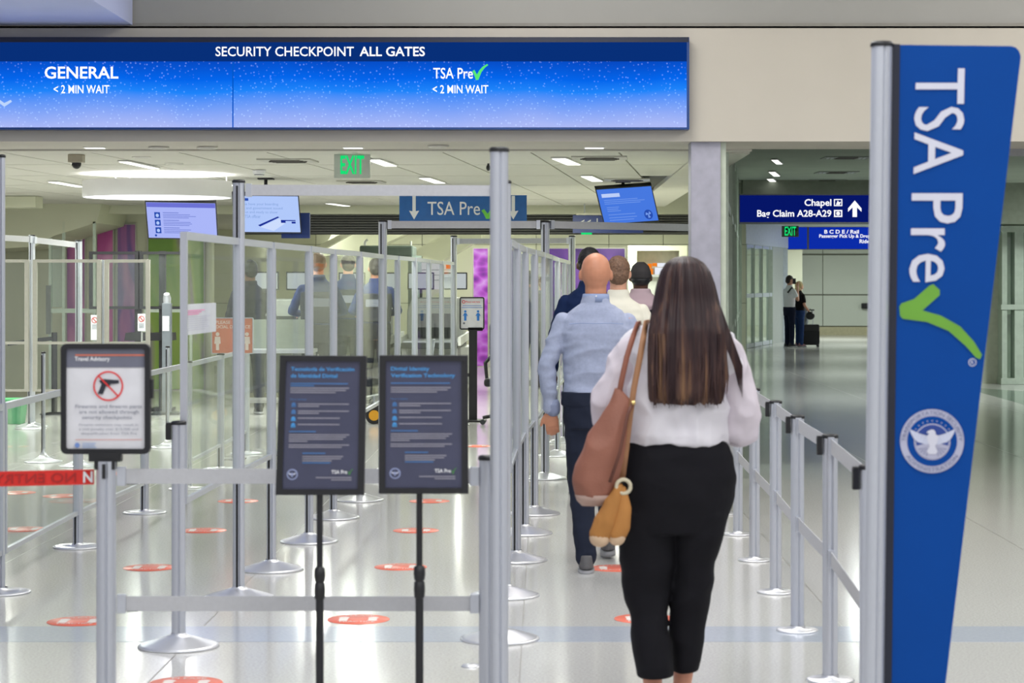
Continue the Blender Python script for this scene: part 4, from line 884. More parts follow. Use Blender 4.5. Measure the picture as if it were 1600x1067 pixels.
# cart with yellow hubs
s = 136; t = thing('equipment_cart', 'low grey cart with yellow hubbed wheels seen between the two poster stands', 'cart', G(620, s))
MB().bar((-.42, 0, .27), (.35, 0, .42), .5, .03).ob('deck', MG, t)
for x, y in ((-.24, -.25), (-.24, .25), (.3, -.25), (.3, .25)):
    wl = MB().tube([(x, y-.02, .1), (x, y+.02, .1)], .1, 28).ob('wheel', BLACK, t); MB().tube([(x, y-.03, .1), (x, y+.03, .1)], .06, 20).ob('hub', mat('hub_yellow', (224, 160, 30), .4), wl); MB().bar((x, y, .1), (x, y, .32), .02, .03).ob('fork', ALU, t)
MB().tube([(.35, -.2, .4), (.42, -.2, .95), (.42, .2, .95), (.35, .2, .4)], .015, 8).ob('handle', ALU, t)
# bin, shields, scanner column, dark stanchions at left
t = thing('waste_bin', 'green rectangular waste bin at far left behind the low panel', 'bin', G(22, 137))
MB().add([(-.1, -.12, 0), (.1, -.12, 0), (.1, .12, 0), (-.1, .12, 0), (-.125, -.14, .28), (.125, -.14, .28), (.125, .14, .28), (-.125, .14, .28)], [(0,3,2,1),(4,5,6,7),(0,1,5,4),(1,2,6,5),(2,3,7,6),(3,0,4,7)]).ob('body', mat('bin_green', (70, 150, 100), .5), t, bevel=.01)
MB().box(-.135, -.15, .26, .135, .15, .29).ob('rim', mat('bin_rim', (86, 170, 112), .5), t, bevel=.006)
def shield(x0, x1, px, lab):
    s = 125; t = thing('podium_shield', lab, 'shield', G(px, s)); B = PX(t, s)
    B.frame('frame', x0, 393, x1, 483, 5, 4.5, BLACKF, 0, .05); B.rect('pane', x0+5, 398, x1-5, 478, GLS, -.02, thick=.006)
    B.rect('post', px-5, 392, px+5, 643, BLACKF, -.06, thick=.07); MB().box(-.13, -.05, 0, .13, .3, .04).ob('base', BLACKF, t, bevel=.006)
    B.poly('desk_top', [(px-16, 520), (px+16, 520), (px+17, 532), (px-18, 532)], BLACK, .08, thick=.4)
shield(139, 216, 214, 'black framed clear shield on a post before the magenta picture'); shield(218, 292, 252, 'black framed clear shield before the green picture')
for px, y0, y1, s, lab in ((150, 492, 531, 128, 'small white prohibition tag before the magenta picture'), (223, 490, 517, 128, 'small white prohibition tag on the black shield post')):
    t = thing('notice_tag', lab, 'sign', G(px, s)); B = PX(t, s)
    B.rect('sheet', px-6, y0, px+6, y1, mat('notice_white', (222, 221, 226), .35), .08, thick=.01); B.ring('prohibition_ring', px, y0+8, 3.6, 4.8, mat('tag_red', (190, 70, 70), .5), .085, n=20); B.poly('prohibition_bar', [(px-3.5, y0+5), (px-2.5, y0+4), (px+3.5, y0+11), (px+2.5, y0+12)], mat('tag_red', (190, 70, 70), .5), .086)
    B.rects('text_line', [(px-4, y0+15+2*k, px+4, y0+16+2*k) for k in range(4)], mat('notice_grey_text', (150, 152, 164), .5), .085); B.rect('post', px-1.2, y1-4, px+1.2, HY+EYE*s, ALU2, .06, thick=.02); B.rect('foot', px-9, HY+EYE*s-2, px+9, HY+EYE*s, ALU2, .1, thick=.15)
s = 128; t = thing('scanner_column', 'grey pedestal column with silver head beside the near clear panel', 'pedestal', G(261, s))
MB().box(-.055, -.05, .0, .055, .05, 1.36).ob('column', mat('column_grey', (108, 114, 122), .45), t, bevel=.01); MB().tube([(0, 0, 1.34), (0, 0, 1.42), (0, -.03, 1.47)], [.045, .05, .035], 14).ob('head', ALU, t); MB().box(-.045, -.058, 1.02, .035, -.05, 1.2).ob('label_plate', WHITE, t); MB().box(-.17, -.17, 0, .17, .17, .03).ob('base', MD, t, bevel=.006)
for x, s in ((85, 128),):
    t = thing('belt_post', 'black belt post behind the leftmost clear panels', 'post', G(x, s)); MB().tube([(0, 0, .02), (0, 0, 1.0)], .035, 20).ob('post', BLACKF, t); MB().lathe([(.001, .03), (.05, .03), (.17, .012), (.175, 0)], 32).ob('base', BLACKF, t); MB().bar((0, -.02, .93), (-.5, -.3, .87), .004, .05).ob('belt', BLACK, t)
# papers on the near panel and the orange notice
t = thing('paper_notice', 'white sheet with pink heading taped to the nearest clear panel', 'notice', W(301, 523, 335)); 
a = G(285, 352); d = (G(372, 305)-a).normalized(); q0 = a+d*.06; q1 = a+d*1.0
z0, z1 = EYE-(523-HY)/345, EYE-(475-HY)/345
off = Vector((-.0, -.012, 0)); TLp = Vector((q0.x, q0.y, z1))+off; TRp = Vector((q1.x, q1.y, z1))+off; BLp = Vector((q0.x, q0.y, z0))+off
TRp = TLp+(TRp-TLp)*.85
B = Board(t, TLp, TRp, BLp, U=100, V=100)
B.rect('sheet', 0, 0, 100, 100, mat('sheet_white', (214, 212, 222), .5), 0, thick=.001); PK = mat('sheet_pink', (226, 130, 180), .5)
B.rects('heading', [(6, 20, 60, 23), (6, 26, 50, 29), (6, 32, 42, 35)], PK, .003); B.rects('text_line', [(6, 42+k*7, 80-((k*13) % 20), 43.5+k*7) for k in range(7)], mat('sheet_grey', (180, 178, 196), .5), .003)
s = 172; t = thing('notice_sign', 'orange notice with two white standing figures behind the left tall post', 'sign', G(363, s)); B = PX(t, s)
OR2 = mat('notice_orange_panel', (214, 122, 96), .5, 0, .04); OW = mat('notice_pale_figure', (232, 214, 204), .5)
B.frame('frame', 330, 496, 396, 553, 1.5, 1.5, ALU, .006, .02, rad=2); B.rect('panel', 331, 497, 395, 552, OR2, 0, thick=.01)
B.text('PLEASE', 337, 501, 360, 506, OW, .003, off=.01); B.text('SOCIAL DISTANCE', 334, 508, 391, 513, OW, .003, off=.01)
for x in (340, 386): B.disc('figure_head', x, 522, 3, OW, .003); B.poly('figure', [(x-4, 526), (x+4, 526), (x+5, 537), (x+2.5, 537), (x+2.5, 547), (x-2.5, 547), (x-2.5, 537), (x-5, 537)], OW, .003)
B.rect('post', 362, 552, 366, HY+EYE*s, ALU2, -.02, thick=.03); B.rect('foot', 346, HY+EYE*s-2.5, 382, HY+EYE*s, ALU2, .06, thick=.2)
t = thing('steel_table', 'low steel table with tray shelves behind the left clear partition', 'table', G(428, 142))
MB().box(-.45, -.3, .84, .45, .3, .88).ob('top', ALU, t, bevel=.005); MB().box(-.42, -.28, .3, .42, .28, .33).ob('shelf', ALU2, t)
for a in (-.42, .4):
    for b in (-.28, .26): MB().box(a, b, 0, a+.03, b+.03, .84).ob('leg', ALU2, t)
MB().box(-.4, .2, .88, .4, .25, 1.2).ob('back_panel', mat('table_panel', (150, 158, 148), .5), t)
t = thing('wall_phone', 'small black fitting on the end wall beside the banner pole', 'fitting', W(1351, 482, 51.6)); MB().box(-.1, -.12, -.0, .14, .03, .16).box(-.06, -.16, .03, .1, -.1, .12).ob('body', BLACK, t, bevel=.02)
# ------------------------------------------------------------------ people
def solid(name, mb, voxel, m, parent, smooth=5, wr=0., wf=(6, 6, 14), seed=0, kind=None, ragged=None):
    me = mb.mesh(name); o = bpy.data.objects.new('tmp', me); COL.objects.link(o)
    r = o.modifiers.new('r', 'REMESH'); r.mode = 'VOXEL'; r.voxel_size = voxel; r.use_smooth_shade = True
    q = o.modifiers.new('s', 'SMOOTH'); q.factor = .5; q.iterations = smooth
    dg = bpy.context.evaluated_depsgraph_get(); me2 = bpy.data.meshes.new_from_object(o.evaluated_get(dg)); me2.name = name
    bpy.data.objects.remove(o); bpy.data.meshes.remove(me)
    if wr:
        ns = [v.normal.copy() for v in me2.vertices]
        for v, nn in zip(me2.vertices, ns):
            p = Vector((v.co.x*wf[0]+seed, v.co.y*wf[1], v.co.z*wf[2]))
            a = 1-abs(noise.noise(p))*2.2; b2 = noise.noise(p*2.3+Vector((3, 5, 1)))
            v.co += nn*wr*(a*.8+b2*.5-.4)
    for p in me2.polygons: p.use_smooth = True
    return link(name, me2, m, parent)
def skin(name, rgb): return mat(name, rgb, .5, 0, .06, 20, .05, 200)
def fabric(name, rgb, var=.05, rough=.85, bscale=260, bump=.12): return mat(name, rgb, rough, 0, var, 8, bump, bscale, spec=.2)
SK1 = skin('skin_tan', (196, 134, 104)); SK2 = skin('skin_light', (220, 166, 140)); SK3 = skin('skin_brown', (92, 62, 48))
def hand(mb, wr, d, side, k=1, curl=.5, nrm=(0, 1, 0)):
    d = Vector(d).normalized(); n = Vector(nrm); n = (n-d*n.dot(d)).normalized(); b = d.cross(n)*side; wr = Vector(wr)
    mb.tube([wr, wr+d*.03*k, wr+d*.06*k, wr+d*.095*k], [.026*k, .034*k, .041*k, .038*k], 14, True, .42)
    # palm lies in the plane of d and b
    for q, L in ((-.031, .062), (-.010, .078), (.011, .082), (.031, .072)):
        p0 = wr+d*.085*k+b*q*k; p1 = p0+d*L*.42*k+n*L*.08*k; p2 = p1+(d*(1-curl*.5)+n*curl).normalized()*L*.33*k; p3 = p2+(d*(1-curl)+n*(curl+.3)).normalized()*L*.28*k
        mb.limb([p0, p1, p2, p3], [.0098*k, .009*k, .0082*k, .007*k], 8)
    p0 = wr+d*.03*k+b*.03*k; p1 = p0+(d*.7+b*.6).normalized()*.035*k; p2 = p1+(d*.9+b*.3+n*.3).normalized()*.032*k
    mb.limb([p0, p1, p2], [.014*k, .011*k, .009*k], 8)
def head_geo(mb, c, k=1, hw=.083):
    # c = crown point; face towards +Y
    x, y, z = c; K = lambda v: v*k
    mb.ell((x, y-K(.008), z-K(.105)), (K(hw), K(.098), K(.105)), 20, 14); mb.ell((x, y+K(.03), z-K(.165)), (K(.058), K(.062), K(.066)), 16, 10)
    mb.ell((x, y-K(.02), z-K(.15)), (K(.069), K(.07), K(.07)), 16, 10); mb.ell((x, y-K(.01), z-K(.08)), (K(hw-.004), K(.09), K(.078)), 20, 12)
    mb.tube([(x, y+K(.085), z-K(.105)), (x, y+K(.118), z-K(.15)), (x, y+K(.09), z-K(.157))], [K(.009), K(.015), K(.012)], 8)
    mb.ell((x, y+K(.088), z-K(.182)), (K(.024), K(.011), K(.009)), 10, 8); mb.ell((x, y+K(.08), z-K(.205)), (K(.022), K(.02), K(.016)), 10, 8)
    mb.tube([(x-K(.045), y+K(.08), z-K(.098)), (x, y+K(.094), z-K(.095)), (x+K(.045), y+K(.08), z-K(.098))], K(.011), 8)
    for sg in (-1, 1):
        mb.ell((x+sg*K(hw+.004), y-K(.005), z-K(.128)), (K(.011), K(.019), K(.031)), 10, 8)
def eyes(c, k, par):
    for sg in (-1, 1): MB().ell((c[0]+sg*.031*k, c[1]+.079*k, c[2]-.117*k), (.013*k, .011*k, .011*k), 12, 8).ob('eye', mat('eye_white', (224, 220, 214), .3), par)
def person(label, x, s, height, rz=0., sk=SK1, top=None, bottom=None, shoe=None, hair=None, hairm=None, arms=None, legs=None, z=0., vox=.011, group=None, wide=1., topwr=.006, sleeve=1., faces=True, tilt=0, collar=True):
    k = height/1.78; p = G(x, s, z); t = thing('person', label, 'person', p, rz, group)
    arms = arms or [((-.255, -.02, 1.14), (-.265, .05, .89)), ((.255, -.02, 1.14), (.265, .05, .89))]
    legs = legs or [((-.10, .01, .50), (-.105, .0, .09)), ((.10, .01, .50), (.105, .0, .09))]
    S = lambda v: (v[0]*k*wide if abs(v[0]) > .12 else v[0]*k, v[1]*k, v[2]*k)
    tor = [(0, .0, .93, .150, .10), (0, 0, 1.05, .150, .10), (0, 0, 1.2, .160, .11), (0, 0, 1.33, .178, .115), (0, 0, 1.40, .165, .095), (0, 0, 1.45, .125, .075), (0, 0, 1.49, .075, .06), (0, 0, 1.53, .05, .055)]
    sc = lambda L, e, w2=1.: [(a*k, b*k, c*k, (d*w2+e)*k, (f+e)*k) for a, b, c, d, f in L]
    mb = MB(); mb.loft(sc(tor, 0, wide)); mb.loft(sc([(0, 0, .80, .15, .10), (0, 0, .95, .155, .105)], 0))
    hd = (tilt*.02*k, .015*k, height); head_geo(mb, hd, k); mb.limb([(0, 0, 1.46*k), (0, .005*k, 1.60*k)], [.062*k, .06*k])
    for i, (e, wr) in enumerate(arms):
        sg = (-1, 1)[i]; sh = (sg*.168*k*wide, 0, 1.39*k); mb.limb([sh, S(e), S(wr)], [.05*k, .038*k, .027*k]); dd = (Vector(S(wr))-Vector(S(e))).normalized()
        hand(mb, Vector(S(wr)), dd, sg if abs(rz) < 9 else 1, k, .5, (0, 1, .2))
    for i, (kn, an) in enumerate(legs):
        sg = (-1, 1)[i]; mb.limb([(sg*.085*k, 0, .88*k), S(kn), S(an)], [.078*k, .052*k, .038*k])
    solid('body', mb, vox, sk, t, 4)
    if faces: eyes(hd, k, t)
    if top:
        mb = MB(); mb.loft(sc([(0, 0, .955, .162, .108)]+tor[1:7], .016, wide))
        if collar: mb.loft([(0, -.002*k, 1.49*k, .085*k, .075*k), (0, .0, 1.545*k, .072*k, .068*k)])
        for i, (e, wr) in enumerate(arms):
            sg = (-1, 1)[i]; sh = Vector((sg*.172*k*wide, 0, 1.392*k)); e_ = Vector(S(e)); w_ = Vector(S(wr))
            if sleeve >= 1: mb.limb([sh, sh.lerp(e_, .35), e_, e_.lerp(w_, .93)], [.052*k, .056*k, .050*k, .041*k])
            else: mb.limb([sh, sh.lerp(e_, sleeve)], [.068*k, .062*k])
        solid('shirt', mb, vox*.95, top, t, 3, topwr, (5, 5, 13), x*.1)
    if bottom:
        mb = MB(); mb.loft(sc([(0, 0, .80, .165, .115), (0, 0, .9, .168, .12), (0, 0, 1.0, .160, .110)], .012, 1)); mb.loft(sc([(0, 0, .93, .160, .109), (0, 0, 1.005, .160, .108)], .024, wide))
        for i, (kn, an) in enumerate(legs):
            sg = (-1, 1)[i]; K_ = Vector(S(kn)); A_ = Vector(S(an)); mb.limb([(sg*.085*k, 0, .86*k), K_, A_+Vector((0, 0, .01))], [.10*k, .072*k, .06*k])
        solid('trousers', mb, vox, bottom, t, 3, .006, (5, 5, 11), x*.2)
    for i, (kn, an) in enumerate(legs):
        A_ = Vector(S(an)); zz = A_.z-.085*k
        mb = MB(); mb.loft([(A_.x, A_.y+.03*k, zz+.03, .044*k, .125*k), (A_.x, A_.y+.02*k, zz+.06*k, .042*k, .105*k), (A_.x, A_.y-.015*k, zz+.11*k, .038*k, .055*k)], 20)
        sh = solid('shoe', mb, .009, shoe or BLACK, t, 2); MB().loft([(A_.x, A_.y+.03*k, zz+.001, .046*k, .132*k), (A_.x, A_.y+.03*k, zz+.028, .047*k, .132*k)], 24).ob('sole', mat('sole_grey', (150, 150, 154), .6), sh)
    if hair == 'short':
        mb = MB(); mb.ell((hd[0], -.0*k, height-.088*k), (.085*k, .098*k, .096*k), 20, 14); mb.ell((hd[0], -.04*k, height-.13*k), (.076*k, .062*k, .075*k), 16, 10)
        solid('hair', mb, .008, hairm, t, 1, .006, (60, 60, 60), 3)
    elif hair == 'cap':
        mb = MB(); mb.loft([(hd[0], .0, height-.135*k, .084*k, .104*k), (hd[0], 0, height-.08*k, .084*k, .103*k), (hd[0], 0, height-.03*k, .066*k, .08*k), (hd[0], 0, height+.002*k, .03*k, .035*k)], 28, 2)
        mb.prism([(.07*math.cos(a), .09+.10*math.sin(a)) for a in [math.pi*j/10 for j in range(11)]], (hd[0], 0, height-.13*k), (1, 0, 0), (0, 1, 0), (0, 0, .008))
        solid('cap', mb, .008, hairm, t, 2); solid('hair', MB().ell((hd[0], -.03*k, height-.145*k), (.076*k, .068*k, .05*k)), .01, BLACK, t, 1)
    elif hair == 'bob':
        mb = MB(); mb.ell((hd[0], -.012*k, height-.09*k), (.10*k, .11*k, .105*k), 20, 14); mb.ell((hd[0], -.05*k, height-.19*k), (.095*k, .075*k, .09*k), 16, 10)
        solid('hair', mb, .009, hairm, t, 1, .012, (30, 30, 12), 3)
    return t, k
# the bald man
BS = mat('pale_blue_shirt', (160, 167, 192), .8, 0, .05, 60, .25, 320, spec=.2, stretch=(1, 1, 1)); NV = fabric('navy_trousers', (33, 38, 54), .12)
t, k = person('bald man in pale blue shirt and navy trousers walking up the lane', 931, 279, 1.782, 0, SK1, BS, NV, mat('grey_shoe', (92, 90, 92), .7), None, None,
              arms=[((-.262, -.03, 1.15), (-.238, .01, .90)), ((.25, .0, 1.15), (.26, .12, .92))],
              legs=[((-.085, .02, .50), (-.055, -.05, .075)), ((.10, .38, .52), (.085, .60, .10))], vox=.0065, wide=1.06, topwr=.009)
MB().loft([(0, 0, 1.505, .078, .074), (0, 0, 1.55, .074, .07), (0, 0, 1.553, .066, .062), (0, 0, 1.51, .07, .066)], 28, 2).ob('collar', mat('collar_blue', (144, 158, 194), .8), t)
mb = MB(); mb.tube([(-.15, -.105, 1.385), (-.08, -.135, 1.39), (.0, -.142, 1.388), (.08, -.135, 1.39), (.15, -.105, 1.385)], .0025, 6); mb.ob('yoke_seam', mat('collar_blue', (144, 158, 194), .8), t)
MB().tube([(.0, -.076, 1.54), (.0, -.079, 1.54)], .005, 8).ob('button', WHITE, t)
MB().limb([(-.243, .005, .93), (-.240, .008, .905)], [.043, .042], 14).ob('cuff', mat('cuff_blue', (132, 140, 168), .8), t)
# men further up the queue
person('man with short brown hair and cream shirt, just ahead of the bald man', 966, 217, 1.80, 0, SK2, fabric('cream_shirt', (222, 220, 208)), fabric('dark_trousers', (40, 42, 52)), None, 'short', mat('brown_hair', (112, 84, 66), .6, 0, .3, 60, .4, 120))
t, k = person('man in dark grey cap with pale pink collar over a black vest', 1001, 196, 1.775, 0, SK3, fabric('black_vest', (38, 38, 42)), fabric('dark_trousers', (40, 42, 52)), None, 'cap', fabric('cap_grey', (62, 60, 62)), wide=1.05)
solid('collar_yoke', MB().loft([(0, -.01, 1.37, .10, .10), (0, -.01, 1.43, .17, .115), (0, 0, 1.475, .15, .09), (0, 0, 1.53, .085, .08), (0, 0, 1.565, .078, .075)]), .01, fabric('pink_yoke', (190, 168, 178)), t, 2)
person('dark haired man in navy jacket, left of and beyond the bald man', 921, 205, 1.875, 0, SK3, fabric('navy_jacket', (18, 36, 76)), fabric('dark_trousers', (40, 42, 52)), None, 'short', mat('black_hair', (20, 18, 20), .6, 0, .3, 60, .3, 120))
# officers and others behind the panels
OF = fabric('officer_navy', (44, 58, 104)); OT = fabric('officer_trousers', (26, 30, 44)); VB = mat('vest_black', (40, 44, 58), .8)
def podium(x, s):
    t = thing('platform', 'low grey standing mat beneath the officer at %s' % ('the wide pane' if x < 520 else 'the middle pane' if x < 560 else 'the right pane'), 'mat', G(x, s)); MB().box(-.3, -.25, 0, .3, .3, .1).ob('mat', MD, t, bevel=.01); MB().box(-.3, -.26, .08, .3, -.25, .1).ob('edge', MG, t)
for x, s, h, hm, lab in ((497, 139, 1.84, (120, 96, 78), 'officer with fair hair in navy uniform behind the third clear panel'), (544, 124, 1.86, (52, 44, 42), 'officer with dark short hair and vest behind the fourth clear panel'), (587, 128, 1.80, (40, 34, 34), 'officer in navy seen beside the second tall post')):
    podium(x, s)
    t, k = person(lab, x, s, h, .15, SK2 if x < 560 else SK1, OF, OT, None, 'short', mat('hair_%d' % x, hm, .6, 0, .2, 60, .3, 120), z=.1, arms=[((-.28, .05, 1.15), (-.2, .28, 1.12)), ((.28, .05, 1.15), (.2, .28, 1.12))])
    solid('vest', MB().loft([(0, 0, 1.02*k, .185*k, .135*k), (0, 0, 1.2*k, .195*k, .142*k), (0, 0, 1.36*k, .2*k, .14*k)]), .011, VB, t, 2, .004); MB().box(-.13*k, -.152*k, 1.2*k, .13*k, -.14*k, 1.29*k).ob('back_panel', mat('vest_grey_print', (120, 124, 140), .7), t)
person('person in black coat standing behind the first clear panels', 391, 128, 1.88, .4, SK3, fabric('black_coat', (34, 34, 44)), OT, None, 'short', mat('black_hair', (20, 18, 20), .6, 0, .3, 60, .3, 120), wide=1.0)
person('traveller in dark grey seen through the middle partition, nearer one', 829, 104, 1.78, 0, SK1, fabric('charcoal_top', (58, 58, 74)), OT, None, 'short', mat('black_hair', (20, 18, 20), .6, 0, .3, 60, .3, 120))
person('traveller in slate top seen through the middle partition, right hand one', 848, 91, 1.70, 0, SK1, fabric('slate_top', (72, 76, 98)), OT, None, 'short', mat('brown_hair', (112, 84, 66), .6, 0, .3, 60, .4, 120))
# waiting couple
t, k = person('man in white shirt holding a phone to his ear beside the glass doors', 1233.5, 63.5, 1.77, -1.1, SK2, fabric('white_tee', (240, 240, 244)), fabric('dark_jeans', (24, 30, 52)), mat('black_shoe', (26, 26, 30), .5), 'short', mat('dark_hair', (48, 36, 34), .6), vox=.014, sleeve=.55,
       arms=[((-.25, .05, 1.15), (-.22, .2, 1.0)), ((.28, .06, 1.18), (.14, .15, 1.50))])
MB().box(.085, .04, 1.56, .1, .12, 1.7).ob('phone', BLACK, t); MB().limb([(0, .125, 1.62)], [.04]).ob('face_mask', WHITE, t)
MB().tube([(.12, -.13, 1.35), (.13, -.02, 1.475), (.13, .1, 1.38), (.13, .13, 1.2)], .022, 8).ob('strap', BLACK, t)
t, k = person('blonde woman in black top and jeans standing by a suitcase', 1249, 63.2, 1.62, -1.2, SK2, fabric('black_top', (20, 20, 24)), fabric('blue_jeans', (38, 62, 108)), mat('pink_shoe', (150, 110, 120), .6), 'bob', mat('blonde_hair', (206, 184, 132), .6, 0, .2, 40, .3, 100), vox=.014, sleeve=.6, wide=1.12,
       arms=[((-.25, -.02, 1.15), (-.22, .18, .95)), ((.27, .0, 1.14), (.27, .15, .95))])
t2 = thing('jacket', 'grey jacket draped over the forearm of the blonde woman', 'jacket', G(1253, 62.2, .45))
solid('cloth', MB().loft([(.07, 0, .0, .05, .04), (.06, 0, .15, .09, .06), (.0, 0, .35, .2, .07), (0, 0, .5, .17, .07), (0, 0, .56, .1, .05)]).loft([(-.17, 0, .18, .08, .04), (-.14, 0, .3, .1, .05), (-.05, 0, .52, .08, .05)]), .014, fabric('grey_jacket', (118, 124, 126)), t2, 2, .015, (12, 12, 6))
t2 = thing('suitcase', 'black upright suitcase with raised handle beside the blonde woman', 'suitcase', G(1267, 63))
MB().box(-.2, -.12, .05, .2, .12, .56).ob('body', BLACK, t2, bevel=.03); MB().box(-.2, -.135, .1, .2, -.115, .4).ob('pocket', mat('soft_black', (34, 34, 38), .8), t2, bevel=.008)
for x in (-.08, .06): MB().tube([(x, .05, .55), (x, .05, .9)], .008, 8).ob('handle_tube', ALU, t2)
MB().box(-.11, .03, .9, .09, .07, .93).ob('handle', BLACK, t2)
for x in (-.17, .17):
    for y in (-.08, .08): MB().tube([(x, y-.015, .028), (x, y+.015, .028)], .028, 14).ob('wheel', BLACK, t2)
t2 = thing('handbag', 'small dark handbag hung on the suitcase handle', 'bag', G(1266, 64.2, .70)); MB().ell((0, 0, .09), (.11, .07, .1)).ob('body', BLACK, t2); MB().tube([(-.06, 0, .16), (0, 0, .26), (.06, 0, .16)], .01, 8).ob('strap', BLACK, t2)
# ------------------------------------------------------------------ the long haired woman
s = 415; base = G(1058, s); t = thing('person', 'woman with long straight brown hair, white blouse and black trousers walking away', 'person', base)
def L(x, y, d=0): return Vector(((x-1058)/s, d, EYE-(y-HY)/s))
def rg(x0, x1, y, ry, d=0): return ((((x0+x1)/2)-1058)/s, d, EYE-(y-HY)/s, (x1-x0)/2/s, ry)
mb = MB(); hx = (1068-1058)/s
head_geo(mb, (hx, .02, 1.70), .95); mb.limb([(hx, 0, 1.40), (hx, 0, 1.56)], [.055, .05])
mb.loft([rg(990, 1122, 690, .10), rg(990, 1124, 620, .10), rg(992, 1130, 570, .10), rg(1005, 1120, 530, .08), rg(1035, 1092, 505, .055)])
mb.loft([rg(985, 1135, 790, .12), rg(985, 1130, 690, .11)])
ARM = [[L(1000, 532), L(945, 640, -.01), L(958, 655, .2)], [L(1125, 532), L(1160, 652, -.01), L(1158, 672, .2)]]
for i, A in enumerate(ARM): mb.limb(A, [.045, .036, .026]); hand(mb, A[2], (A[2]-A[1]), (-1, 1)[i], .92, .6, (0, .2, -1))
LEG = [[L(1015, 790), L(1015, 930, .02), L(1018, 1072, -.1)], [L(1092, 790), L(1082, 930, .06), L(1066, 1085, .05)]]
for A in LEG: mb.limb(A, [.085, .055, .034])
for A in LEG: mb.limb([A[2], A[2]+Vector((0, .13, -.05))], [.032, .024])
solid('body', mb, .0068, skin('skin_warm', (214, 150, 124)), t, 4); eyes((hx, .02, 1.70), .95, t)
BLO = mat('white_blouse', (226, 222, 228), .75, 0, .02, 5, .12, 300, spec=.2); SLV2 = mat('sheer_sleeve', (214, 204, 212), .8, 0, .03, 5, .12, 300, spec=.2)
mb = MB(); mb.loft([rg(974, 1138, 692, .128), rg(968, 1144, 678, .138), rg(974, 1142, 640, .135), rg(978, 1140, 590, .128), rg(978, 1144, 555, .125), rg(984, 1138, 528, .105), rg(1005, 1118, 511, .085), rg(1038, 1092, 500, .06)], 32)
mb.limb([L(1005, 533), L(985, 565)], [.062, .065]); mb.limb([L(1122, 535), L(1140, 566)], [.062, .068])
solid('blouse', mb, .0068, BLO, t, 4, .020, (9, 9, 7), 2)
for i, pts, rr in ((0, [L(992, 545), L(968, 585), L(952, 625, -.01), L(953, 652, .02), L(965, 668, .16)], [.066, .068, .070, .066, .045]), (1, [L(1130, 545), L(1148, 585), L(1158, 630, -.01), L(1158, 668, .01), L(1156, 684, .15)], [.066, .070, .073, .072, .045])):
    solid('sleeve', MB().limb(pts, rr), .0068, SLV2, t, 5, .014, (9, 9, 8), i*7)
PB = mat('black_trousers', (22, 21, 26), .85, 0, .08, 6, .1, 300, spec=.2)
mb = MB(); mb.loft([rg(978, 1134, 688, .118), rg(971, 1146, 712, .135), rg(966, 1151, 742, .15), rg(965, 1147, 775, .15), rg(967, 1138, 805, .142), rg(968, 1132, 830, .13)], 36)
mb.loft([rg(967, 1056, 800, .125, -.0), rg(968, 1056, 835, .118), rg(969, 1055, 880, .11, .01), rg(974, 1048, 925, .10, .01), rg(981, 1042, 955, .09, -.01), rg(983, 1044, 985, .092, -.04), rg(989, 1049, 1020, .095, -.07), rg(996, 1050, 1050, .095, -.09)], 28)
mb.loft([rg(1050, 1138, 800, .125), rg(1052, 1131, 835, .118), rg(1054, 1119, 880, .11, .02), rg(1050, 1113, 930, .10, .03), rg(1046, 1106, 975, .095, .04), rg(1048, 1099, 1015, .09, .04), rg(1050, 1094, 1050, .088, .04)], 28)
solid('trousers', mb, .0068, PB, t, 3, .008, (5, 5, 7), 5)
for A in LEG:
    q = A[2]; f = solid('shoe', MB().loft([(q.x, q.y+.06, .005, .038, .12), (q.x, q.y+.06, .03, .04, .12), (q.x, q.y+.02, .05, .034, .07)]), .008, BLACK, t, 2); MB().loft([(q.x, q.y+.06, .0, .039, .122), (q.x, q.y+.06, .008, .039, .122)]).ob('sole', mat('sole_grey', (150, 150, 154), .6), f)
# hair: one sheet of fine locks
HAIR = bpy.data.materials.new('brown_streaked_hair'); HAIR.use_nodes = True; n = HAIR.node_tree; b = n.nodes['Principled BSDF']; b.inputs['Roughness'].default_value = .5; b.inputs['Specular IOR Level'].default_value = .3
tc = n.nodes.new('ShaderNodeTexCoord'); mp = n.nodes.new('ShaderNodeMapping'); mp.inputs['Scale'].default_value = (46, 20, .9); tx = n.nodes.new('ShaderNodeTexNoise'); tx.inputs['Scale'].default_value = 1; tx.inputs['Detail'].default_value = 3
rp = n.nodes.new('ShaderNodeValToRGB'); n.links.new(tc.outputs['Object'], mp.inputs[0]); n.links.new(mp.outputs[0], tx.inputs[0]); sp = n.nodes.new('ShaderNodeSeparateXYZ'); n.links.new(tc.outputs['Object'], sp.inputs[0])
mr = n.nodes.new('ShaderNodeMapRange'); mr.inputs[1].default_value = 1.65; mr.inputs[2].default_value = 1.2; mr.inputs[3].default_value = -.13; mr.inputs[4].default_value = .035; n.links.new(sp.outputs[2], mr.inputs[0])
ad = n.nodes.new('ShaderNodeMath'); ad.operation = 'ADD'; n.links.new(tx.outputs[0], ad.inputs[0]); n.links.new(mr.outputs[0], ad.inputs[1]); n.links.new(ad.outputs[0], rp.inputs[0]); n.links.new(rp.outputs[0], b.inputs['Base Color'])
E = rp.color_ramp.elements; E.new(.5); E[0].position = .38; E[0].color = lin((44, 28, 30))+(1,); E[1].position = .54; E[1].color = lin((72, 50, 46))+(1,); E[2].position = .74; E[2].color = lin((132, 98, 70))+(1,)
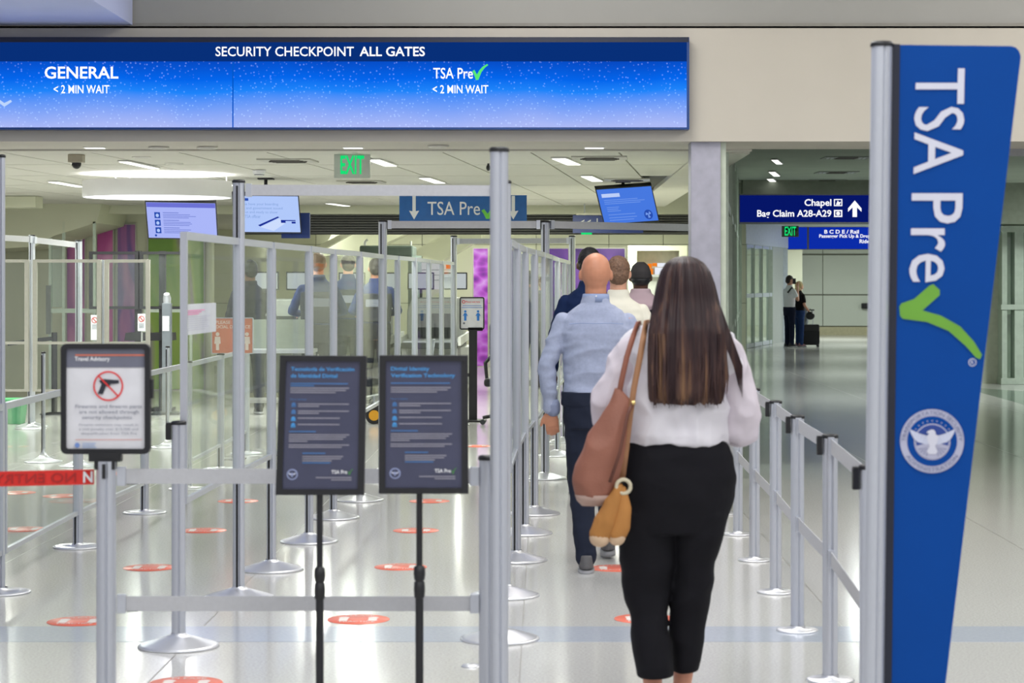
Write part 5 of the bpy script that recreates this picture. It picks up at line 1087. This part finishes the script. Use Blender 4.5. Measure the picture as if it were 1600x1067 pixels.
RG = [(1067, 1073, 399.8, .006, .01), (1060, 1080, 400.8, .025, .01), (1051, 1089, 403.5, .055, .01), (1041, 1100, 411, .085, .0), (1033, 1109, 424, .105, -.005), (1027, 1116, 444, .115, -.01), (1022, 1121, 468, .105, -.03), (1017, 1125, 492, .085, -.07), (1013, 1128, 515, .065, -.11), (1011, 1129, 545, .055, -.125), (1011, 1129, 580, .05, -.135), (1012, 1126, 605, .045, -.14), (1013, 1124, 619, .035, -.142), (1016, 1121, 624, .02, -.142)]
N = 220; vs = []; fs = []
import bisect
M = 46
def interp(u):
    f = u*(len(RG)-1); i = min(int(f), len(RG)-2); w_ = f-i; w_ = w_; return [a*(1-w_)+b_*w_ for a, b_ in zip(RG[i], RG[i+1])]
for j in range(M):
    x0, x1, y, ry, d = interp(j/(M-1)); cx, _, z, rx, ry = rg(x0, x1, y, ry, d)
    for i in range(N):
        a = 2*math.pi*i/N; amp = .035*min(1, j/10)*(1+j/M)
        fz = 1+amp*noise.noise(Vector((math.cos(a)*14, math.sin(a)*14, z*1.2)))*1.4+amp*.8*noise.noise(Vector((math.cos(a)*30+9, math.sin(a)*30, z*1.5)))
        zz = z-(.035*abs(noise.noise(Vector((math.cos(a)*20, 3, 1)))) if j > M-9 else 0)*((j-M+9)/9)
        vs.append((cx+rx*math.cos(a)*fz, d+ry*math.sin(a)*fz, zz))
for j in range(M-1):
    for i in range(N): a = j*N+i; b2 = j*N+(i+1) % N; fs.append((a, b2, b2+N, a+N))
fs.append(tuple(range(N))); fs.append(tuple(range((M-1)*N, M*N)))
ho = MB().add(vs, fs, True).ob('hair', HAIR, t)
mb = MB(); rr = random.Random(3)
for k in range(70):
    a = rr.uniform(1013, 1124); e = a+rr.uniform(-4, 5); mb.tube([L(a, 520, -.16), L(a+rr.uniform(-2, 2), 570, -.185), L(e, rr.uniform(616, 634), -.178)], [.003, .0045, .0008], 5)
for k in range(26):
    a = rr.uniform(1112, 1128); e = a+rr.uniform(-4, 8); mb.tube([L(a-6, 490, -.08), L(a+2, 540, -.13), L(e, 585, -.16), L(e-rr.uniform(0, 8), rr.uniform(600, 626), -.16)], [.004, .005, .004, .001], 5)
for k in range(7):
    a = 1118+k*2; mb.tube([L(a-6, 480, -.05), L(a+8, 525, -.12), L(a+24, 570, -.14), L(a+31-k, 600+k*3, -.13)], [.003, .004, .003, .0006], 5)
mb.ob('loose_strands', HAIR, ho)
# shoulder bag with straps and scarf
BR = mat('brown_leather', (150, 96, 78), .6, 0, .12, 5, .12, 120); BR2 = mat('tan_strap', (158, 112, 78), .55, 0, .08, 20)
bg = thing('shoulder_bag', 'brown leather shoulder bag hanging from the left shoulder of the woman', 'bag', base+L(935, 780, -.22)); o_ = L(935, 780, -.22)
mb = MB(); D = -.16
mb.loft([(v[0]-o_.x, v[1]+D-o_.y, v[2]-o_.z, v[3], v[4]) for v in [rg(905, 945, 779, .03), rg(897, 962, 766, .05), rg(894, 968, 745, .06), rg(898, 972, 720, .06), rg(910, 977, 690, .055), rg(924, 981, 660, .045), rg(936, 984, 640, .035), rg(948, 986, 622, .025), rg(957, 968, 601, .012)]], 24, 2.2)
bo = solid('bag_body', mb, .006, BR, bg, 3, .010, (7, 7, 5), 1)
mb = MB(); mb.loft([(v[0]-o_.x, v[1]+D-o_.y, v[2]-o_.z, v[3], v[4]) for v in [rg(908, 940, 783, .026), rg(900, 955, 775, .046), rg(897, 962, 766, .052)]], 24, 2.2); mb.ob('bag_bottom', mat('worn_leather', (178, 150, 138), .7, 0, .08), bg)
def strap(name, pts, m, wd=.017):
    pts = [L(*p)-o_ for p in pts]; mb = MB(); vs = []; 
    for i, p in enumerate(pts):
        d_ = (pts[min(i+1, len(pts)-1)]-pts[max(i-1, 0)]).normalized(); sd = d_.cross(Vector((0, 1, .3))).normalized()*wd; nn = d_.cross(sd).normalized()*.003
        vs += [p-sd-nn, p+sd-nn, p+sd+nn, p-sd+nn]
    fs = [(0, 1, 2, 3), tuple(len(vs)-4+q for q in (3, 2, 1, 0))]
    for i in range(len(pts)-1):
        for q in range(4): a = i*4+q; b_ = i*4+(q+1) % 4; fs.append((a, b_, b_+4, a+4))
    mb.add(vs, fs, True).ob(name, m, bg)
strap('strap', [(1000, 508, .09), (998, 503, .02), (995, 506, -.06), (987, 525, -.12), (977, 555, -.155), (969, 590, -.165), (963, 622, -.17)], mat('brown_strap', (140, 84, 66), .6, 0, .08), .010)
strap('strap', [(1012, 508, .09), (1011, 501, .02), (1008, 504, -.06), (1003, 525, -.13), (996, 560, -.165), (988, 600, -.175), (982, 640, -.18), (975, 700, -.18), (969, 745, -.18)], BR2, .011)
strap('edge_fold', [(986, 624, -.195), (978, 640, -.215), (965, 700, -.225), (950, 745, -.225)], mat('dark_leather', (104, 62, 50), .6, 0, .08), .006)
MB().tube([L(984, 625, -.2)-o_, L(989, 624, -.2)-o_], .008, 10).ob('stud', mat('brass_stud', (214, 186, 120), .3, .6), bg)
sc_ = thing('scarf', 'tan scarf with pale ends knotted to the brown shoulder bag', 'scarf', base+L(950, 842, -.2)); o_ = L(950, 842, -.2)
TAN = fabric('tan_cloth', (184, 128, 72), .14); PAL = fabric('pale_tan_cloth', (214, 184, 154), .08)
for pts, rr_ in (([(966, 752), (956, 775), (943, 805), (936, 824)], [.015, .03, .045, .04]), ([(970, 755), (972, 785), (967, 812), (962, 822)], [.013, .026, .036, .034])):
    q = [L(a, c_, -.2)-o_ for a, c_ in pts]; lo = solid('cloth_end', MB().limb(q, rr_), .006, TAN, sc_, 3, .006, (16, 16, 4), 2)
    e = q[-1]; MB().ell((e.x-.002, e.y, e.z-.014), (rr_[-1]*.97, rr_[-1]*.9, .036)).ob('pale_tip', PAL, lo)
q = L(971, 752, -.205)-o_; MB().tube([(q.x+.026*math.cos(a), q.y-.005, q.z+.026*math.sin(a)) for a in [2*math.pi*j/16 for j in range(17)]], .0075, 8).ob('knot_ring', mat('ring_pale', (206, 196, 168), .5), sc_)
